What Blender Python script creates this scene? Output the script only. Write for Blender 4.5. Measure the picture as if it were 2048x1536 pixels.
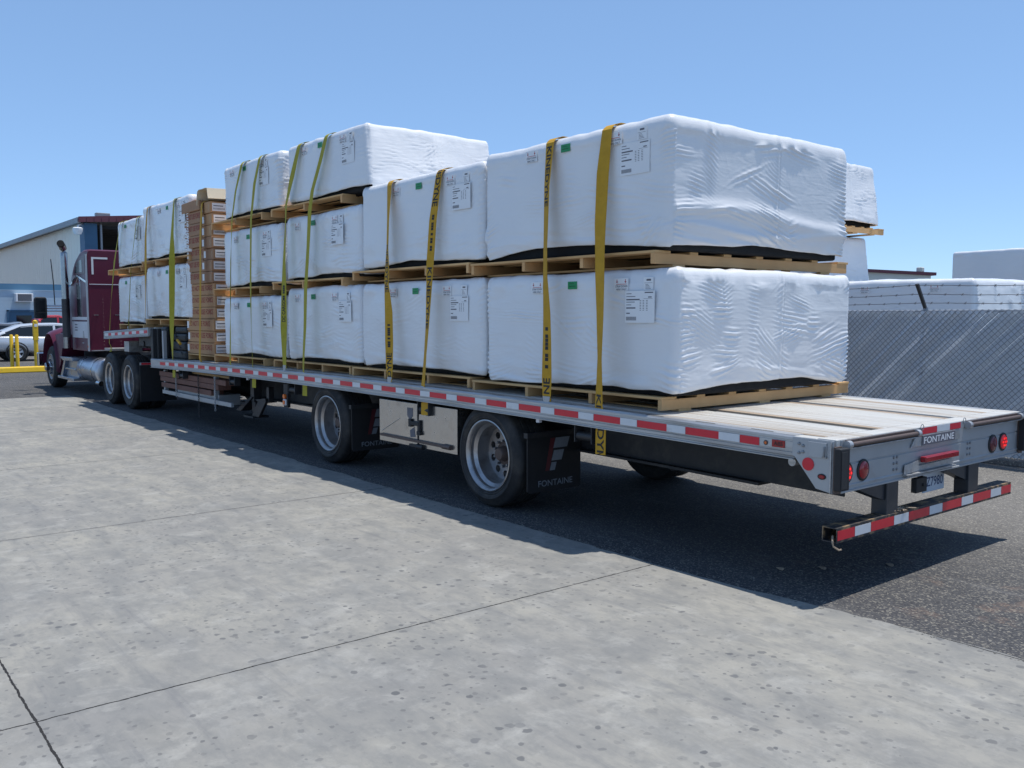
import bpy, math, random
import numpy as np
from mathutils import Vector, Matrix

# ------------------------------------------------------------------ scene, camera, sky, sun, exposure
for o in list(bpy.data.objects): bpy.data.objects.remove(o)
S = bpy.context.scene
COL = S.collection
S.render.engine = 'CYCLES'
S.view_settings.view_transform = 'Standard'
S.view_settings.look = 'None'
S.view_settings.gamma = 1
S.view_settings.exposure = 0.0
S.render.resolution_x, S.render.resolution_y = 1024, 768

CAM = np.array([2.9017, -4.7785, 1.7229]); YAW, PIT, ROLL, FPX = -0.8956, -0.0764, -0.0007, 1786.9
fw = np.array([math.sin(YAW)*math.cos(PIT), math.cos(YAW)*math.cos(PIT), math.sin(PIT)])
r0 = np.cross(fw, [0, 0, 1.0]); r0 /= np.linalg.norm(r0); u0 = np.cross(r0, fw)
rt = math.cos(ROLL)*r0+math.sin(ROLL)*u0; up = -math.sin(ROLL)*r0+math.cos(ROLL)*u0
cam = bpy.data.cameras.new('camera'); camo = bpy.data.objects.new('camera', cam); COL.objects.link(camo)
camo.matrix_world = Matrix([[rt[0], up[0], -fw[0], CAM[0]], [rt[1], up[1], -fw[1], CAM[1]], [rt[2], up[2], -fw[2], CAM[2]], [0, 0, 0, 1]])
cam.sensor_fit = 'HORIZONTAL'; cam.sensor_width = 36; cam.lens = 36*FPX/2048
cam.clip_start = .05; cam.clip_end = 3000
S.camera = camo

SUNV = Vector((.095, .225, 1.0)).normalized()
SUN_EL = math.asin(SUNV.z); SUN_ROT = math.atan2(SUNV.x, SUNV.y)
w = bpy.data.worlds.new('World'); S.world = w; w.use_nodes = True
nt = w.node_tree; bg = nt.nodes['Background']
sky = nt.nodes.new('ShaderNodeTexSky'); sky.sky_type = 'NISHITA'; sky.sun_disc = False
sky.sun_elevation = SUN_EL; sky.sun_rotation = SUN_ROT
sky.air_density = 1.0; sky.dust_density = 0.3; sky.ozone_density = 8.0; sky.altitude = 3500
gm = nt.nodes.new('ShaderNodeGamma'); gm.inputs[1].default_value = .52; nt.links.new(sky.outputs[0], gm.inputs[0])
tn = nt.nodes.new('ShaderNodeMix'); tn.data_type = 'RGBA'; tn.blend_type = 'MULTIPLY'; tn.inputs[0].default_value = 1; tn.inputs[7].default_value = (1.77, 2.18, 2.6, 1)
nt.links.new(gm.outputs[0], tn.inputs[6]); nt.links.new(tn.outputs[2], bg.inputs[0]); bg.inputs[1].default_value = .15
sl = bpy.data.lights.new('sun', 'SUN'); sl.energy = 4.8; sl.angle = math.radians(.5); sl.color = (1, .96, .89)
so = bpy.data.objects.new('sun', sl); COL.objects.link(so)
so.rotation_euler = SUNV.to_track_quat('Z', 'Y').to_euler(); so.location = (0, 0, 30)

# ------------------------------------------------------------------ materials
def lin(r, g, b):
    f = lambda c: (c/255/12.92) if c/255 <= .04045 else ((c/255+.055)/1.055)**2.4
    return (f(r), f(g), f(b))
def sc(c, k): return (min(c[0]*k, 1), min(c[1]*k, 1), min(c[2]*k, 1), 1)
class NT:
    def __init__(s, m):
        s.m = m; m.use_nodes = True; s.t = m.node_tree; s.b = s.t.nodes['Principled BSDF']
        g = s.t.nodes.new('ShaderNodeNewGeometry'); s.pos = g.outputs['Position']
    def n(s, typ, **k):
        x = s.t.nodes.new(typ)
        for a, v in k.items(): setattr(x, a, v)
        return x
    def lk(s, a, b): s.t.links.new(a, b)
    def mp(s, scale, rot=(0, 0, 0), loc=(0, 0, 0), src=None):
        x = s.n('ShaderNodeMapping'); s.lk(src or s.pos, x.inputs[0])
        x.inputs['Scale'].default_value = scale; x.inputs['Rotation'].default_value = rot; x.inputs['Location'].default_value = loc
        return x.outputs[0]
    def noise(s, vec, scale, detail=5, rough=.55, dist=0):
        x = s.n('ShaderNodeTexNoise'); s.lk(vec, x.inputs['Vector'])
        x.inputs['Scale'].default_value = scale; x.inputs['Detail'].default_value = detail; x.inputs['Roughness'].default_value = rough
        x.inputs['Distortion'].default_value = dist
        return x.outputs[0]
    def ramp(s, fac, *stops):
        x = s.n('ShaderNodeValToRGB'); s.lk(fac, x.inputs[0]); e = x.color_ramp.elements
        while len(e) < len(stops): e.new(.5)
        for i, (p, c) in enumerate(stops):
            e[i].position = p; e[i].color = c if len(c) == 4 else (*c, 1)
        return x.outputs[0]
    def mix(s, fac, a, b, mode='MIX'):
        x = s.n('ShaderNodeMix', data_type='RGBA', blend_type=mode)
        for v, i in ((fac, 0), (a, 6), (b, 7)):
            if hasattr(v, 'links'): s.lk(v, x.inputs[i])
            else: x.inputs[i].default_value = v if i == 0 or len(v) == 4 else (*v, 1)
        return x.outputs[2]
    def math(s, op, a, b=None, c=None, clamp=False):
        x = s.n('ShaderNodeMath', operation=op, use_clamp=clamp)
        for i, v in enumerate((a, b, c)):
            if v is None: continue
            if hasattr(v, 'links'): s.lk(v, x.inputs[i])
            else: x.inputs[i].default_value = v
        return x.outputs[0]
    def bump(s, h, strength, dist, nrm=None):
        x = s.n('ShaderNodeBump'); s.lk(h, x.inputs['Height']); x.inputs['Strength'].default_value = strength; x.inputs['Distance'].default_value = dist
        if nrm: s.lk(nrm, x.inputs['Normal'])
        return x.outputs[0]
    def set(s, **k):
        for a, v in k.items():
            i = s.b.inputs[a.replace('_', ' ')]
            if hasattr(v, 'links'): s.lk(v, i)
            else: i.default_value = (*v, 1) if isinstance(v, tuple) and len(v) == 3 else v
MATS = {}
def M(name, col, rough=.5, metal=0, var=.12, vs=4, bump=0, bs=60, bd=.003, st=(1, 1, 1), coat=0, dirt=None, dlo=.52, dhi=.72, ds=2.5, emit=0, spec=.5):
    m = bpy.data.materials.new(name); t = NT(m); v = t.mp(st)
    c = t.mix(t.noise(v, vs, 6), sc(col, 1-var*1.4), sc(col, 1+var*1.4))
    if dirt:
        d = t.ramp(t.noise(v, ds, 8, .65), (dlo, (0, 0, 0)), (dhi, (1, 1, 1)))
        c = t.mix(d, c, dirt)
    t.set(Base_Color=c, Metallic=metal, Coat_Weight=coat, Specular_IOR_Level=spec)
    rr = t.n('ShaderNodeMapRange'); t.lk(t.noise(v, vs*2.3, 4), rr.inputs[0])
    rr.inputs['To Min'].default_value = max(rough-.1, .02); rr.inputs['To Max'].default_value = min(rough+.1, 1)
    t.set(Roughness=rr.outputs[0])
    if bump: t.set(Normal=t.bump(t.noise(v, bs, 6), bump, bd))
    if emit: t.set(Emission_Color=col, Emission_Strength=emit)
    MATS[name] = m
    return m

alum = M('aluminium', (.46, .47, .48), .42, .6, .12, 6, .25, 90, .001, (.6, 8, 8), dirt=(.20, .17, .14), dlo=.46, dhi=.80, ds=1.6)
alum_plate = M('aluminium_plate', (.39, .405, .42), .5, .45, .08, 5, .2, 60, .001, dirt=(.28, .26, .24), dlo=.58, dhi=.85, ds=4)
alum_floor = M('aluminium_floor', (.56, .55, .52), .5, .3, .14, 5, .3, 80, .001, (.30, 7, 1), dirt=(.35, .285, .215), dlo=.46, dhi=.72, ds=1.5)
mirror_alum = M('polished_aluminium', (.46, .45, .44), .24, .95, .10, 5, .15, 30, .002, dirt=(.25, .22, .2), dlo=.56, dhi=.8, ds=5)
chrome = M('chrome', (.50, .51, .53), .12, 1, .04, 5)
steel_dark = M('black_chassis_paint', (.018, .019, .022), .55, 0, .2, 6, .2, 50, dirt=(.05, .045, .04), ds=5)
post_black = M('black_post_paint', (.025, .03, .038), .4, 0, .15, 6, .1, 50)
bump_top = M('worn_bumper_paint', (.030, .030, .033), .6, 0, .3, 10, .4, 60, dirt=(.26, .175, .095), dlo=.50, dhi=.60, ds=11)
rubber = M('tyre_rubber', (.018, .018, .019), .75, 0, .25, 12, .3, 120, dirt=(.075, .066, .056), dlo=.46, dhi=.78, ds=4)
rubber_flap = M('flap_rubber', (.013, .013, .015), .6, 0, .2, 8, .15, 60)
rim_al = M('wheel_aluminium', (.40, .39, .39), .36, .85, .10, 14, .15, 90, .001, dirt=(.16, .13, .11), dlo=.5, dhi=.85, ds=9)
hub_rust = M('hub_brown', (.10, .07, .06), .55, .2, .2, 20, .4, 60)
tape_red = M('red_tape', (.60, .018, .035), .35, 0, .08, 20, .12, 300, .0005, dirt=(.25, .02, .03), dlo=.6, dhi=.8, ds=10)
tape_white = M('white_tape', (.62, .64, .66), .35, 0, .06, 20, .12, 300, .0005, dirt=(.35, .34, .32), dlo=.6, dhi=.8, ds=8)
lens_red = M('red_lens', (.30, .012, .018), .12, 0, .1, 30, .1, 200, .001, coat=.3)
lens_lit = M('lit_red_lens', (.9, .02, .02), .2, 0, .1, 30, emit=1.1)
lens_dark = M('dark_red_lens', (.12, .02, .03), .15, 0, .1, 30)
lens_amber = M('amber_lens', (.75, .16, .02), .2, 0, .1, 30)
white_ink = M('grey_lettering', (.42, .45, .48), .5, 0, .05)
flap_ink = M('flap_lettering', (.20, .22, .25), .5, 0, .15, 30)
flap_red = M('flap_maroon', (.10, .015, .02), .5, 0, .1)
black_ink = M('black_ink', (.012, .012, .012), .6, 0, .05)
grey_ink = M('grey_print', (.12, .12, .14), .6, 0, .05)
red_ink = M('red_ink', (.50, .05, .06), .6, 0, .05)
box_ink = M('carton_red_ink', (.26, .025, .02), .8, 0, .25, 30)
paper = M('label_paper', (.78, .79, .80), .45, 0, .04)
green_tag = M('green_tag', (.015, .26, .09), .5, 0, .08)
plate_m = M('plate_white', (.55, .60, .66), .4, 0, .05)
plate_blue = M('plate_blue_ink', (.02, .05, .14), .5, 0, .05)
strap_gold = M('gold_webbing', (.50, .275, .012), .75, 0, .14, 18, .5, 500, .0015)
strap_green = M('lime_webbing', (.35, .31, .02), .75, 0, .14, 18, .5, 500, .0015)
strap_pale = M('grey_webbing', (.36, .30, .22), .75, 0, .14, 18, .5, 500, .0015)
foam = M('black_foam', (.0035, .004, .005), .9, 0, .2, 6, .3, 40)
cardboard = M('kraft_cardboard', (.45, .255, .125), .8, 0, .10, 3, .15, 120, .001, (1, 1, 3))
cardboard_b = M('brown_cardboard', (.36, .205, .115), .8, 0, .10, 3, .15, 120, .001, (1, 1, 3))
cardboard_pale = M('pale_cardboard', (.70, .60, .44), .75, 0, .08, 3, .15, 120, .001)
maroon = M('maroon_paint', (.092, .014, .034), .38, 0, .06, 2, coat=.12, spec=.3)
maroon_dk = M('dark_maroon_paint', (.065, .011, .026), .35, 0, .06, 2, coat=.15, spec=.3)
truck_white = M('white_truck_paint', (.62, .63, .66), .35, 0, .05, 2)
stack_chrome = M('stack_chrome', (.30, .31, .33), .16, 1, .06, 5)
trim_grey = M('silver_trim', (.50, .50, .51), .4, .2, .05, 5)
lens_glow = M('glowing_red_lens', (.75, .02, .025), .2, 0, .1, 30, emit=.12)
glass = M('dark_glass', (.012, .016, .02), .06, 0, .1, 3)
tank_al = M('fuel_tank_aluminium', (.42, .45, .50), .3, .85, .08, 3, .1, 20, .002)
cream = M('cream_metal_wall', (.93, .80, .66), .6, 0, .04, .6)
dock_blue = M('blue_trim_paint', (.035, .105, .19), .55, 0, .1, 2)
office_blue = M('pale_blue_siding', (.40, .52, .62), .6, 0, .05, 1)
office_band = M('blue_band', (.09, .22, .34), .6, 0, .06, 1)
roof_grey = M('grey_roof_metal', (.26, .27, .29), .5, .2, .1, 1)
maroon_trim = M('maroon_trim', (.13, .035, .05), .55, 0, .1, 2)
dark_int = M('dark_interior', (.02, .021, .024), .8, 0, .2, 1)
car_silver = M('silver_car_paint', (.62, .64, .67), .25, .25, .04, 2, coat=.6)
car_red = M('red_car_paint', (.42, .02, .03), .28, 0, .05, 2, coat=.6)
car_dark = M('grey_car_paint', (.20, .22, .25), .25, .3, .05, 2, coat=.6)
yellow_paint = M('yellow_paint', (.72, .46, .015), .5, 0, .10, 5, .1, 50, dirt=(.25, .17, .05), dlo=.6, dhi=.75, ds=5)
slat_m = M('grey_slat_plastic', (.62, .67, .72), .4, 0, .10, 3)
wire_m = M('galvanised_wire', (.25, .28, .32), .45, .1, .1, 20)
barb_m = M('dark_barbed_wire', (.05, .05, .055), .6, .4, .1, 20)
rust = M('rust_brown_timber', (.16, .075, .055), .75, 0, .25, 10, .3, 50)
concrete_wall = M('pale_far_wall', (.55, .58, .55), .7, 0, .05, 1)
plastic_lamp = M('white_lamp_plastic', (.8, .8, .8), .4, 0, .03)
chain_m = M('dark_chain_steel', (.06, .06, .065), .45, .7, .2, 20)
tarp_black = M('black_tarp', (.008, .0085, .010), .5, 0, .2, 5, .5, 14, .02)
bolt_m = M('bolt_steel', (.25, .26, .28), .4, .8, .1, 20)

def wood(name, axis, col, dcol):
    m = bpy.data.materials.new(name); t = NT(m)
    st = [14, 14, 14]; st[axis] = .9
    v = t.mp(st); st2 = [60, 60, 60]; st2[axis] = 3
    g = t.noise(v, 1, 6, .6, .6); g2 = t.noise(t.mp(st2), 1, 4)
    c = t.mix(g, dcol, col); c = t.mix(t.math('MULTIPLY', g2, .35), c, sc(dcol, .7))
    big = t.noise(t.mp((1, 1, 1)), 3, 3)
    c = t.mix(t.ramp(big, (.4, (0, 0, 0)), (.75, (.5, .5, .5))), c, sc(col, 1.15))
    oi = t.n('ShaderNodeObjectInfo'); c = t.mix(t.math('MULTIPLY', oi.outputs['Random'], .45), c, (dcol[0]*.95, dcol[1]*.95, dcol[2]))
    t.set(Base_Color=c, Roughness=.75, Normal=t.bump(g2, .35, .002)); MATS[name] = m
    return m
wood_x = wood('pine_board_lengthwise', 0, (.76, .49, .23), (.54, .31, .12))
wood_y = wood('pine_stringer', 1, (.76, .47, .22), (.54, .29, .11))
wood_old = wood('weathered_floor_wood', 0, (.42, .33, .24), (.24, .18, .13))

def make_wrap():
    m = bpy.data.materials.new('white_shrink_wrap'); t = NT(m)
    big = t.noise(t.mp((1, 1, 1)), 1.3, 3)
    c = t.mix(big, (.70, .715, .74), (.80, .80, .80))
    d = t.ramp(t.noise(t.mp((2, 2, 5)), 3, 8, .7), (.62, (0, 0, 0)), (.85, (.5, .5, .5)))
    c = t.mix(d, c, (.62, .60, .56))
    n1 = t.noise(t.mp((2, 2, 15)), 1.6, 3, .45, .9)
    n2 = t.noise(t.mp((4, 4, 5)), 1.5, 2, .4, 1.2)
    nr = t.bump(n2, .20, .012, t.bump(n1, .14, .014))
    t.set(Base_Color=c, Roughness=.27, Specular_IOR_Level=.55, Normal=nr)
    MATS['wrap'] = m
    return m
wrap_m = make_wrap()

STAINS = [(-6.2, -1.2, .7, .22, .5), (-4.25, -3.0, .22, .05, .8), (-4.1, -2.9, .10, .04, .7), (-3.9, -3.64, .22, .07, .6), (-1.45, -2.48, .5, .10, .22), (-.86, -3.7, .5, .2, .28), (-.5, -2.43, .7, .14, .22), (-2.6, -2.7, .25, .12, .3), (.12, -.95, .3, .07, .4), (1.16, -.96, .9, .05, .4), (-1.5, -3.43, .35, .12, .28), (-2.7, -2.0, .5, .08, .3), (-.2, -1.6, .5, .08, .3), (-3.2, -1.3, .5, .06, .35)]
def make_concrete():
    m = bpy.data.materials.new('stained_concrete'); t = NT(m); P = t.mp((1, 1, 1))
    big = t.noise(P, .55, 6, .6); mid = t.noise(t.mp((1, 2.2, 1)), 1.7, 8, .68, .4); fine = t.noise(P, 55, 4, .6)
    c = t.mix(t.ramp(big, (.32, (0, 0, 0)), (.68, (1, 1, 1))), (.226, .221, .209), (.325, .309, .266))
    c = t.mix(t.ramp(mid, (.42, (0, 0, 0)), (.72, (1, 1, 1))), c, (.178, .180, .175))
    c = t.mix(t.ramp(t.noise(t.mp((1, 1, 1), loc=(4, 7, 0)), 1.1, 8, .7), (.55, (0, 0, 0)), (.78, (.55, .55, .55))), c, (.40, .395, .375))
    gr = t.noise(t.mp((1, 1.6, 1), loc=(2, 3, 0)), 5.5, 12, .74, .3)
    c = t.mix(t.ramp(gr, (.46, (0, 0, 0)), (.70, (.8, .8, .8))), c, (.165, .167, .163))
    gl = t.noise(t.mp((1.3, 1, 1), loc=(9, 1, 0)), 3.2, 12, .72, .3)
    c = t.mix(t.ramp(gl, (.52, (0, 0, 0)), (.74, (.7, .7, .7))), c, (.385, .375, .345))
    for (ex, ey, rx, ry, k) in STAINS:
        dm = t.n('ShaderNodeVectorMath', operation='DISTANCE'); t.lk(t.mp((1/rx, 1/ry, 0)), dm.inputs[0]); dm.inputs[1].default_value = (ex/rx, ey/ry, 0)
        mk = t.math('SUBTRACT', t.math('SUBTRACT', 1.25, dm.outputs['Value']), t.math('MULTIPLY', t.noise(t.mp((1, 2.5, 1)), 11, 12, .8), 1.6), clamp=True)
        c = t.mix(t.ramp(mk, (0, (0, 0, 0)), (.6, (k, k, k))), c, (.105, .107, .105))
    # streaks left by tyres running along the trailer
    stk = t.noise(t.mp((.35, 5, 1)), 1.6, 6, .7)
    c = t.mix(t.ramp(stk, (.56, (0, 0, 0)), (.76, (.7, .7, .7))), c, (.14, .143, .15))
    c = t.mix(t.math('MULTIPLY', fine, .22), c, (.16, .16, .16))
    # round drip stains of several sizes
    for sca, thr, rad, seed, dens, dark in ((12.0, .50, .55, 1, .50, (.105, .107, .11)), (8.0, .62, .60, 9, .50, (.12, .122, .125)), (19.0, .50, .60, 5, .50, (.12, .12, .12))):
        jv = t.n('ShaderNodeVectorMath', operation='ADD'); nv = t.n('ShaderNodeTexNoise'); t.lk(P, nv.inputs['Vector']); nv.inputs['Scale'].default_value = sca*2.2
        ml = t.n('ShaderNodeVectorMath', operation='SCALE'); t.lk(nv.outputs['Color'], ml.inputs[0]); ml.inputs['Scale'].default_value = .35/sca
        t.lk(t.mp((1, 1, 1), loc=(seed*3.1, seed*1.7, 0)), jv.inputs[0]); t.lk(ml.outputs[0], jv.inputs[1])
        vo = t.n('ShaderNodeTexVoronoi', voronoi_dimensions='2D'); t.lk(jv.outputs[0], vo.inputs['Vector']); vo.inputs['Scale'].default_value = sca
        sep = t.n('ShaderNodeSeparateColor'); t.lk(vo.outputs['Color'], sep.inputs[0])
        r = t.math('MULTIPLY', t.math('SUBTRACT', sep.outputs[0], thr), rad)
        inside = t.ramp(t.math('SUBTRACT', r, vo.outputs['Distance']), (0.0, (0, 0, 0)), (.05, (1, 1, 1)))
        area = t.ramp(t.noise(t.mp((1, 1, 1), loc=(seed, 2, 0)), .9, 4), (dens-.06, (0, 0, 0)), (dens+.05, (1, 1, 1)))
        keep = t.math('MULTIPLY', inside, t.math('MULTIPLY', area, t.math('ADD', t.math('MULTIPLY', sep.outputs[1], .75), .22)))
        c = t.mix(keep, c, dark)
    # joints: lines at fixed x and y, slightly wandering
    sx = t.n('ShaderNodeSeparateXYZ'); t.lk(t.pos, sx.inputs[0])
    wob = t.math('MULTIPLY', t.math('SUBTRACT', t.noise(P, 9, 8, .7), .5), .024)
    jx = t.math('ADD', sx.outputs[0], t.math('ADD', wob, 1.24+3.58*40))
    jx2 = t.math('MODULO', jx, 3.58); dxx = t.math('MINIMUM', jx2, t.math('SUBTRACT', 3.58, jx2))
    jy = t.math('ADD', sx.outputs[1], t.math('ADD', wob, 4.06+4.0*20)); jy2 = t.math('MODULO', jy, 4.0); dyy = t.math('MINIMUM', jy2, t.math('SUBTRACT', 4.0, jy2))
    dj = t.math('MINIMUM', dxx, dyy)
    wid = t.math('MULTIPLY', t.noise(P, 22, 5), .0105)
    line = t.math('LESS_THAN', dj, wid)
    halo = t.ramp(dj, (0, (.5, .5, .5)), (.06, (0, 0, 0)))
    c = t.mix(t.math('MULTIPLY', halo, mid), c, (.14, .14, .14))
    c = t.mix(line, c, (.022, .021, .02))
    hgt = t.math('ADD', t.math('MULTIPLY', fine, .12), t.math('SUBTRACT', t.noise(P, 12, 5), t.math('MULTIPLY', line, 2.0)))
    t.set(Base_Color=c, Roughness=.82, Specular_IOR_Level=.3, Normal=t.bump(hgt, .35, .004))
    return m
RUST = (.55, .75)
def make_asphalt():
    m = bpy.data.materials.new('worn_asphalt'); t = NT(m); P = t.mp((1, 1, 1))
    vo = t.n('ShaderNodeTexVoronoi'); t.lk(P, vo.inputs['Vector']); vo.inputs['Scale'].default_value = 95
    sep = t.n('ShaderNodeSeparateColor'); t.lk(vo.outputs['Color'], sep.inputs[0])
    c = t.ramp(sep.outputs[0], (.0, (.030, .031, .036)), (.55, (.058, .059, .065)), (.80, (.085, .083, .08)), (.94, (.22, .205, .175)))
    big = t.noise(P, .5, 6, .65); c = t.mix(t.ramp(big, (.35, (0, 0, 0)), (.7, (.55, .55, .55))), c, (.105, .104, .105))
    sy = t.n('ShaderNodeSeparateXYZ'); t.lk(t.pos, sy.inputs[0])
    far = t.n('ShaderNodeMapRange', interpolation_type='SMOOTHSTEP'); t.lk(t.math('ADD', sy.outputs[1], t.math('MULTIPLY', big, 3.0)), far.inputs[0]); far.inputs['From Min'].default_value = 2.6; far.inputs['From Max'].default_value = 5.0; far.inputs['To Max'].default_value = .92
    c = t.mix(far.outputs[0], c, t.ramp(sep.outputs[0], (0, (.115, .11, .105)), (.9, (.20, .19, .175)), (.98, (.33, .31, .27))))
    # whitish dragged scuffs and a few rusty patches
    stk = t.noise(t.mp((.7, 4, 1), rot=(0, 0, .15)), 1.6, 7, .7)
    c = t.mix(t.ramp(stk, (.55, (0, 0, 0)), (.80, (.6, .6, .6))), c, (.21, .205, .20))
    rs = t.noise(t.mp((1, 1, 1), loc=(3, 5, 0)), 2.6, 6, .62); dm = t.n('ShaderNodeVectorMath', operation='DISTANCE'); t.lk(t.mp((.8, 2.0, 0)), dm.inputs[0]); dm.inputs[1].default_value = (.8*RUST[0], 2.0*RUST[1], 0); msk = t.math('SUBTRACT', 1.0, t.math('MULTIPLY', dm.outputs['Value'], .55), clamp=True)
    rm = t.math('MULTIPLY', t.ramp(rs, (.55, (0, 0, 0)), (.62, (1, 1, 1))), t.ramp(msk, (.2, (0, 0, 0)), (.6, (1, 1, 1))))
    c = t.mix(t.math('MULTIPLY', rm, t.math('ADD', t.math('MULTIPLY', sep.outputs[1], .55), .05)), c, (.19, .13, .10))
    h = t.math('ADD', t.math('MULTIPLY', vo.outputs['Distance'], -.8), t.math('MULTIPLY', t.noise(P, 30, 4), .6))
    t.set(Base_Color=c, Roughness=.85, Specular_IOR_Level=.25, Normal=t.bump(h, .7, .006))
    return m
concrete_m = make_concrete(); asphalt_m = make_asphalt()

# ------------------------------------------------------------------ mesh builder
ORG = {}
def org(o): return ORG.get(o.name, np.zeros(3)) if o else np.zeros(3)
class MB:
    def __init__(s): s.v = []; s.f = []; s.m = []
    def add(s, V, F, mi=0):
        k = len(s.v); s.v += [tuple(map(float, p)) for p in V]; s.f += [tuple(i+k for i in q) for q in F]; s.m += [mi]*len(F); return s
    def box(s, x0, x1, y0, y1, z0, z1, mi=0):
        V = [(x, y, z) for x in (x0, x1) for y in (y0, y1) for z in (z0, z1)]
        return s.add(V, [(0, 1, 3, 2), (4, 6, 7, 5), (0, 4, 5, 1), (2, 3, 7, 6), (0, 2, 6, 4), (1, 5, 7, 3)], mi)
    def prism(s, poly, ax, a0, a1, mi=0):
        P = []
        for a in (a0, a1):
            for p in poly:
                q = list(p); q.insert(ax, a); P.append(q)
        n = len(poly)
        F = [tuple(range(n))[::-1], tuple(range(n, 2*n))]+[(i, (i+1) % n, n+(i+1) % n, n+i) for i in range(n)]
        return s.add(P, F, mi)
    def cyl(s, p0, p1, r0, r1=None, n=14, mi=0, cap=True):
        r1 = r0 if r1 is None else r1
        return s.lathe([(r0, 0), (r1, 1)], p0, p1, n, mi, cap)
    def lathe(s, prof, p0, p1, n=24, mi=0, cap=False, norm=False):
        p0 = np.array(p0, float); p1 = np.array(p1, float); d = p1-p0
        if norm: d = d/np.linalg.norm(d)
        a = np.array([0, 0, 1.]) if abs(d[2]) < .9*np.linalg.norm(d) else np.array([1., 0, 0])
        e1 = np.cross(d, a); e1 /= np.linalg.norm(e1); e2 = np.cross(d, e1); e2 /= np.linalg.norm(e2)
        V = []
        for (r, h) in prof:
            for k in range(n):
                t = 2*math.pi*k/n; V.append(p0+d*h+e1*r*math.cos(t)+e2*r*math.sin(t))
        F = []
        for i in range(len(prof)-1):
            for k in range(n):
                F.append((i*n+k, i*n+(k+1) % n, (i+1)*n+(k+1) % n, (i+1)*n+k))
        if cap:
            F.append(tuple(range(n))[::-1]); F.append(tuple(range((len(prof)-1)*n, len(prof)*n)))
        return s.add(V, F, mi)
    def tube(s, pts, r, n=8, mi=0):
        pts = [np.array(p, float) for p in pts]; V = []
        for i, p in enumerate(pts):
            d = pts[min(i+1, len(pts)-1)]-pts[max(i-1, 0)]; d /= np.linalg.norm(d)
            a = np.array([0, 0, 1.]) if abs(d[2]) < .9 else np.array([1., 0, 0])
            e1 = np.cross(d, a); e1 /= np.linalg.norm(e1); e2 = np.cross(d, e1)
            V += [p+r*(e1*math.cos(2*math.pi*k/n)+e2*math.sin(2*math.pi*k/n)) for k in range(n)]
        F = [(i*n+k, i*n+(k+1) % n, (i+1)*n+(k+1) % n, (i+1)*n+k) for i in range(len(pts)-1) for k in range(n)]
        F += [tuple(range(n))[::-1], tuple(range((len(pts)-1)*n, len(pts)*n))]
        return s.add(V, F, mi)
    def loft(s, rings, mi=0, close=True, caps=True):
        n = len(rings[0]); V = [p for r in rings for p in r]; m = n if close else n-1
        F = [(i*n+k, i*n+(k+1) % n, (i+1)*n+(k+1) % n, (i+1)*n+k) for i in range(len(rings)-1) for k in range(m)]
        if caps and close: F += [tuple(range(n))[::-1], tuple(range((len(rings)-1)*n, len(rings)*n))]
        return s.add(V, F, mi)
    def build(s, name, mat, parent=None, smooth=False, bevel=0, ang=40, at=None):
        me = bpy.data.meshes.new(name); o0 = org(parent) if at is None else np.array(at, float)
        me.from_pydata([tuple(np.array(p)-o0) for p in s.v], [], s.f); me.validate()
        mats = mat if isinstance(mat, (list, tuple)) else [mat]
        for x in mats: me.materials.append(x)
        if len(mats) > 1 and len(me.polygons) == len(s.m): me.polygons.foreach_set('material_index', s.m)
        o = bpy.data.objects.new(name, me); COL.objects.link(o)
        import bmesh
        b = bmesh.new(); b.from_mesh(me); bmesh.ops.recalc_face_normals(b, faces=b.faces); b.to_mesh(me); b.free()
        if smooth:
            me.polygons.foreach_set('use_smooth', [True]*len(me.polygons))
            me.set_sharp_from_angle(angle=math.radians(ang))
        if bevel:
            mo = o.modifiers.new('bevel', 'BEVEL'); mo.width = bevel; mo.segments = 2; mo.limit_method = 'ANGLE'; mo.angle_limit = math.radians(35)
        if parent: o.parent = parent
        if at is not None and not parent: o.location = at
        ORG[o.name] = o0
        return o
def thing(name, label, cat, loc=(0, 0, 0), group=None):
    o = bpy.data.objects.new(name, None); COL.objects.link(o); o.location = loc; o.empty_display_size = .2
    o['label'] = label; o['category'] = cat
    if group: o['group'] = group
    ORG[o.name] = np.array(loc, float)
    return o
def tag(o, label=None, cat=None, group=None, kind=None):
    for k, v in (('label', label), ('category', cat), ('group', group), ('kind', kind)):
        if v: o[k] = v
    return o
def dup(root, loc, label=None, group=None):
    def rec(o, par):
        c = o.copy(); COL.objects.link(c); c.parent = par
        for ch in kids.get(o, []): rec(ch, c)
        return c
    kids = {}
    for o in bpy.data.objects:
        if o.parent: kids.setdefault(o.parent, []).append(o)
    c = rec(root, None); c.location = loc
    if label: c['label'] = label
    if group: c['group'] = group
    return c
_tc = {}
def textmesh(body, size=1.0, space=1.0, bold=0.0):
    key = (body, space, bold)
    if key not in _tc:
        cu = bpy.data.curves.new('lettering', 'FONT'); cu.body = body; cu.size = 1; cu.space_character = space; cu.offset = bold; cu.resolution_u = 3
        ob = bpy.data.objects.new('lettering', cu); COL.objects.link(ob)
        me = bpy.data.meshes.new_from_object(ob.evaluated_get(bpy.context.evaluated_depsgraph_get()))
        V = np.array([v.co[:] for v in me.vertices]); F = [tuple(p.vertices) for p in me.polygons]
        bpy.data.objects.remove(ob); bpy.data.meshes.remove(me); bpy.data.curves.remove(cu)
        lo = V.min(0); V = V-lo
        _tc[key] = (V, F)
    V, F = _tc[key]
    return V*size, F
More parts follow.
